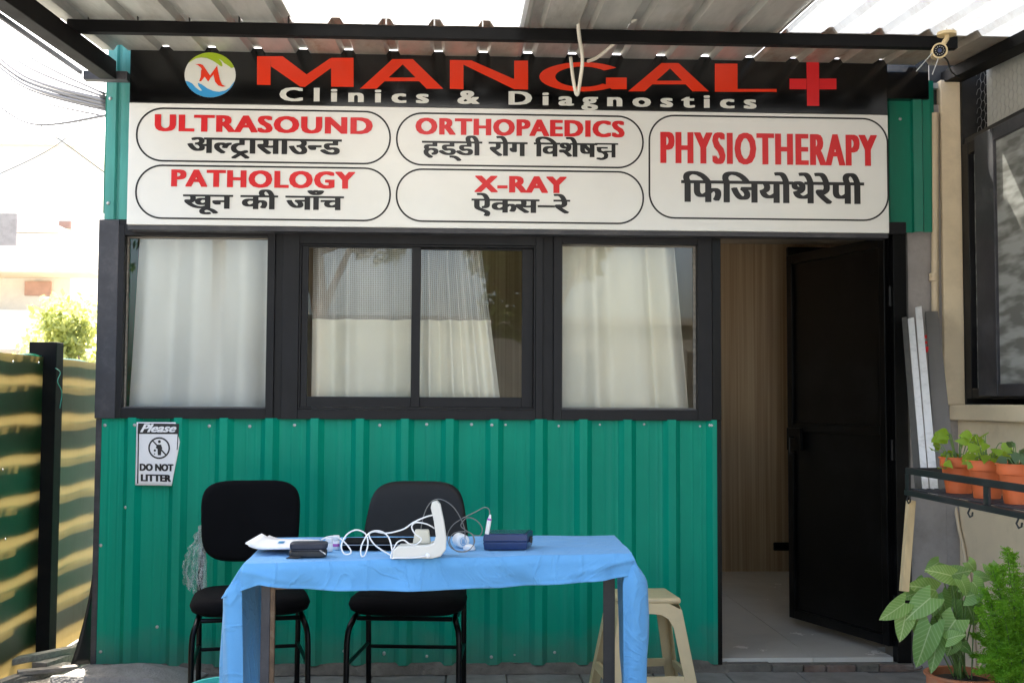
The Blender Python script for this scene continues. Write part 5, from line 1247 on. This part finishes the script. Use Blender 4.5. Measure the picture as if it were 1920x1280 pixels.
# dark curled sheet leaning at the corner
def cf(u, v):
    t_ = 1-v; bx = PY(176-44*t_**1.5, 1062+185*t_, .0); w_ = XL-.014-bx.x
    return Vector((bx.x+w_*u, -.0+.05*u, bx.z))
tag(MB().grid(cf, 4, 14).build('rubber_sheet', M['blackm'], smooth='all', solid=.010), 'black curled rubber sheet standing against the left corner', 'rubber sheet')
MB_ = MB()
TL = ['long grey plank nearest the fence in the timber pile', 'short wide grey offcut at the front of the timber pile', 'thin weathered batten lying along the fence foot', 'small grey offcut on top of the timber pile by the cabin', 'thick weathered plank at the back of the timber pile', 'narrow grey offcut deepest in the gap behind the post']
for i, (x, y, z, L_, a, w_, h_) in enumerate([(-1.93, -.1, .0, .5, 72, .06, .03), (-1.88, -.3, .0, .3, 30, .07, .028), (-1.98, -.3, .02, .5, 84, .045, .03), (-1.86, -.12, .035, .26, 25, .05, .02), (-1.9, .3, .0, .5, 75, .08, .04), (-1.97, .15, .04, .4, 55, .05, .03)]):
    Mt = Matrix.Translation((x, y, z+.003)) @ Matrix.Rotation(R(a), 4, 'Z') @ Matrix.Rotation(R(rnd.uniform(-4, 4)), 4, 'Y')
    tag(MB().box(-L_/2, L_/2, -w_/2, w_/2, 0, h_, M=Mt).build('timber_offcut', M['greywood'], bevel=.003),
        TL[i], 'timber', 'timber offcuts between fence and cabin')
for px, py, a in ((793, 1251, 8), (1378, 1276, 70)):
    p = PZ(px, py, .004)
    if px < 1000: tag(MB().box(-.022, .022, -.004, .004, 0, .003, M=Matrix.Translation(p) @ Matrix.Rotation(R(a), 4, 'Z')).build('paper_scrap', M['paper']), 'tiny strip of white paper lying on the paving', 'scrap')

# ================================================================== FENCE
FX = -2.06; FZ = 1.485
fn_ = thing('boundary_fence', (FX, 0, 0), 'dark green sheet fence glowing amber in bands, black steel post', 'fence')
def fpanel(y0, y1):
    def f_(u, v): return Vector((FX+.0015*noise.noise(Vector((u*3+y0, v*5, 0))), y0+(y1-y0)*u, -.02+(FZ+.02)*v))
    MB().grid(f_, 30, 24).build('sheet', M['fence'], fn_, smooth='all')
py0 = PX(84, 900, FX+.02)[1]
fpanel(-2.6, py0+.02); fpanel(py0+.03, 3.4)
for yv in (-2.6, py0+.04, 3.4):
    B(FX-.07, FX+.065, yv-.05, yv+.05, -.02, FZ+.075).build('post', M['steel'], fn_, bevel=.003)
for k in range(8):
    zt = FZ+.005 if k == 0 else 1.495-.187*k+.035
    zb_ = 1.495-.187*(k+1)+.035+.044
    if k == 0: zt = FZ+.005
    def sf(u, v, zt=zt, zb_=zb_, k=k):
        y = -2.6+6*u; wv = .004*math.sin(y*11+k)+.006*noise.noise(Vector((y*4, k, 0)))
        return Vector((FX-.008+.002*math.sin(v*6.28), y, (max(zb_, .0)+wv)+(zt-zb_-0)*v))
    MB().grid(sf, 160, 4).build('slat', M['green_dark'], fn_, smooth='all', solid=.002)
for px, py in ((24, 678), (72, 680), (82, 773), (5, 880), (80, 862), (82, 935), (80, 1065), (10, 1010), (80, 1150)):
    q = PX(px, py, FX+.004); MB().lathe([(.006, 0), (.004, .004), (.001, .005)], q, 8, (1, 0, 0)).build('rivet', M['screw'], fn_)
cable('green_twine', [PX(104, 690, FX+.075), PX(113, 698, FX+.072), PX(108, 715, FX+.075), PX(116, 735, FX+.075), PX(112, 765, FX+.075)], .0022, M['teal_trim'], 'green twine tied round the fence post', 'twine')

# ================================================================== BEYOND THE FENCE
def crown(name, c, rad, n, sz, m, parent, seed, squash=.8):
    r = random.Random(seed); b = MB(); cl_ = []
    for i in range(26):
        d = Vector((r.gauss(0, 1), r.gauss(0, 1), r.gauss(0, 1))).normalized()*r.uniform(.35, 1); cl_.append((Vector((c[0]+d.x*rad, c[1]+d.y*rad, c[2]+d.z*rad*squash)), r.uniform(.18, .38)*rad))
    for i in range(n):
        cc, cr_ = cl_[r.randrange(len(cl_))]; d = Vector((r.gauss(0, 1), r.gauss(0, 1), r.gauss(0, 1))).normalized()*cr_*r.uniform(.5, 1.05); p = cc+d
        a = Vector((r.uniform(-1, 1), r.uniform(-1, 1), r.uniform(-1, 1))).normalized(); b2 = a.orthogonal().normalized(); s = sz*r.uniform(.6, 1.3)
        b.add([p-a*s, p+b2*s*.5, p+a*s, p-b2*s*.5], [(0, 1, 2, 3)])
    return tag(b.build(name, m, parent), kind='stuff')
def tree(loc, h, rad, n, sz, label, seed, group=None, m=None):
    t = thing('tree', loc, label, 'tree', group); r = random.Random(seed); x, y, z = loc
    MB().tube(spline([(x, y, z), (x+.1, y, z+h*.35), (x-.05, y+.1, z+h*.7)], 5), [h*.03*(1-.05*i) for i in range(11)], 10).build('trunk', M['bark'], t, smooth=True)
    for k in range(6):
        a = k*1.05+r.random(); MB().tube(spline([(x, y, z+h*(.4+.04*k)), (x+rad*.4*math.cos(a), y+rad*.4*math.sin(a), z+h*.65), (x+rad*.8*math.cos(a), y+rad*.8*math.sin(a), z+h*.8)], 5), [h*.012*(1-.07*i) for i in range(11)], 7).build('limb', M['bark'], t, smooth=True)
    crown('crown', (x, y, z+h*.8), rad, n, sz, m or M['leaf_tree'], t, seed); return t
g = PY(185, 560, 6.0); tree((g.x-.05, 6.0, -.03), 2.15, .78, 7000, .045, 'leafy yellow green tree beyond the fence next to the cabin corner', 3)
g = PY(105, 660, 7.5); tree((g.x, 7.5, -.03), 1.45, .62, 5000, .04, 'low yellow green bush showing just above the fence', 5)
# house with balconies
hy = 20
def HP(px, py): p = PY(px, py, hy); return p.x, p.z
hs = thing('balcony_house', (HP(60, 600)[0], hy+3, 0), 'pale sunlit house with balconies far behind the fence', 'building')
hx0, hx1 = HP(-330, 500)[0], HP(150, 500)[0]; hz1 = HP(0, 250)[1]
B(hx0, hx1-.6, hy+1.2, hy+7, -.03, hz1).build('wall', M['housewall'], hs)
for (py, xr) in ((500, 170), (645, 120), (425, 110)):
    z = HP(0, py)[1]; B(hx0, HP(xr, py)[0], hy, hy+1.19, z-.12, z+.05).build('balcony', M['houseband'] if py == 500 else M['housewall'], hs, bevel=.02)
    B(hx0, HP(xr, py)[0]-.05, hy+.05, hy+.15, z+.051, z+.75).build('parapet', M['housewall'], hs)
for px0, px1, py0_, py1_ in ((0, 34, 620, 662), (52, 70, 622, 662), (94, 104, 560, 600), (10, 60, 517, 545), (68, 100, 400, 412)):
    a, c_ = HP(px0, py0_), HP(px1, py1_)
    w3_ = B(a[0], c_[0], hy+1.12, hy+1.199, c_[1], a[1]).build('window', M['housewood'], hs)
B(hx0, hx1-.4, hy+1.0, hy+7.2, hz1+.002, hz1+.15).build('roof', M['housewall'], hs)
# shutter panel, upper left
a = PY(-10, 400, 14); c_ = PY(29, 460, 14); B(a.x, c_.x, 14, 14.05, c_.z, a.z).build('awning', M['cement'], hs)

# overhead cables
LB = 'one of the thin dark overhead cables converging on the cabin corner'; GR = 'overhead cables'
end = PY(196, 176, .1)
for i, (px, py, dy, r_) in enumerate([(-40, 10, 4, .006), (-40, 45, 5, .007), (-40, 74, 4.5, .009), (-40, 84, 5, .011), (-40, 92, 4.6, .009), (-40, 100, 5.5, .007), (-40, 168, 4, .006), (-40, 125, 7, .005)]):
    a = PY(px, py, dy); e = end+Vector((0, .02*i, -.012*i)); m_ = a.lerp(e, .5)+Vector((0, 0, -.10 if i != 6 else -.16))
    tag(MB().tube(spline([a, m_, e], 12), r_*1.25, 6).build('overhead_cable', M['cable'], smooth='all'), LB, 'cable', GR)
a, e = PY(-20, 165, 5), PY(205, 330, 5)
tag(MB().tube([a, e], .006, 5).build('overhead_cable', M['wire_grey'], smooth='all'), 'single faint cable slanting down behind the cabin corner', 'cable')
a, e = PY(-20, 335, 6), PY(200, 150, 6)
tag(MB().tube(spline([a, PY(120, 262, 6), e], 8), .005, 5).build('overhead_cable', M['wire_grey'], smooth='all'), 'single faint cable rising from the left towards the cabin roof', 'cable')

# ================================================================== ACROSS THE YARD (seen only in the window glass)
op = thing('opposite_house', (0, -17, 0), 'low brick house across the yard, reflected in the glass', 'building')
B(-3, 7, -21, -17, -.03, 2.8).build('wall', M['cement_dark'], op); B(-3.2, 7.2, -21.2, -16.8, 2.802, 2.95).build('roof', M['cement_dark'], op)
for x in (-1.5, 1.5, 4.5): B(x, x+1.2, -17, -16.96, 1, 2.3).build('window', M['frame'], op)
tree((-6.5, -13, -.03), 6, 2.3, 9000, .1, 'broad tree across the yard left of the opposite house', 11, m=M['leaf_far'])
tree((1.2, -12.5, -.03), 5.0, 1.6, 6000, .09, 'slim tree across the yard in front of the opposite house', 12, m=M['leaf_far'])
tree((-2.5, -14.5, -.03), 6.5, 1.8, 7000, .09, 'tall tree across the yard behind the slim one', 14, m=M['leaf_far'])
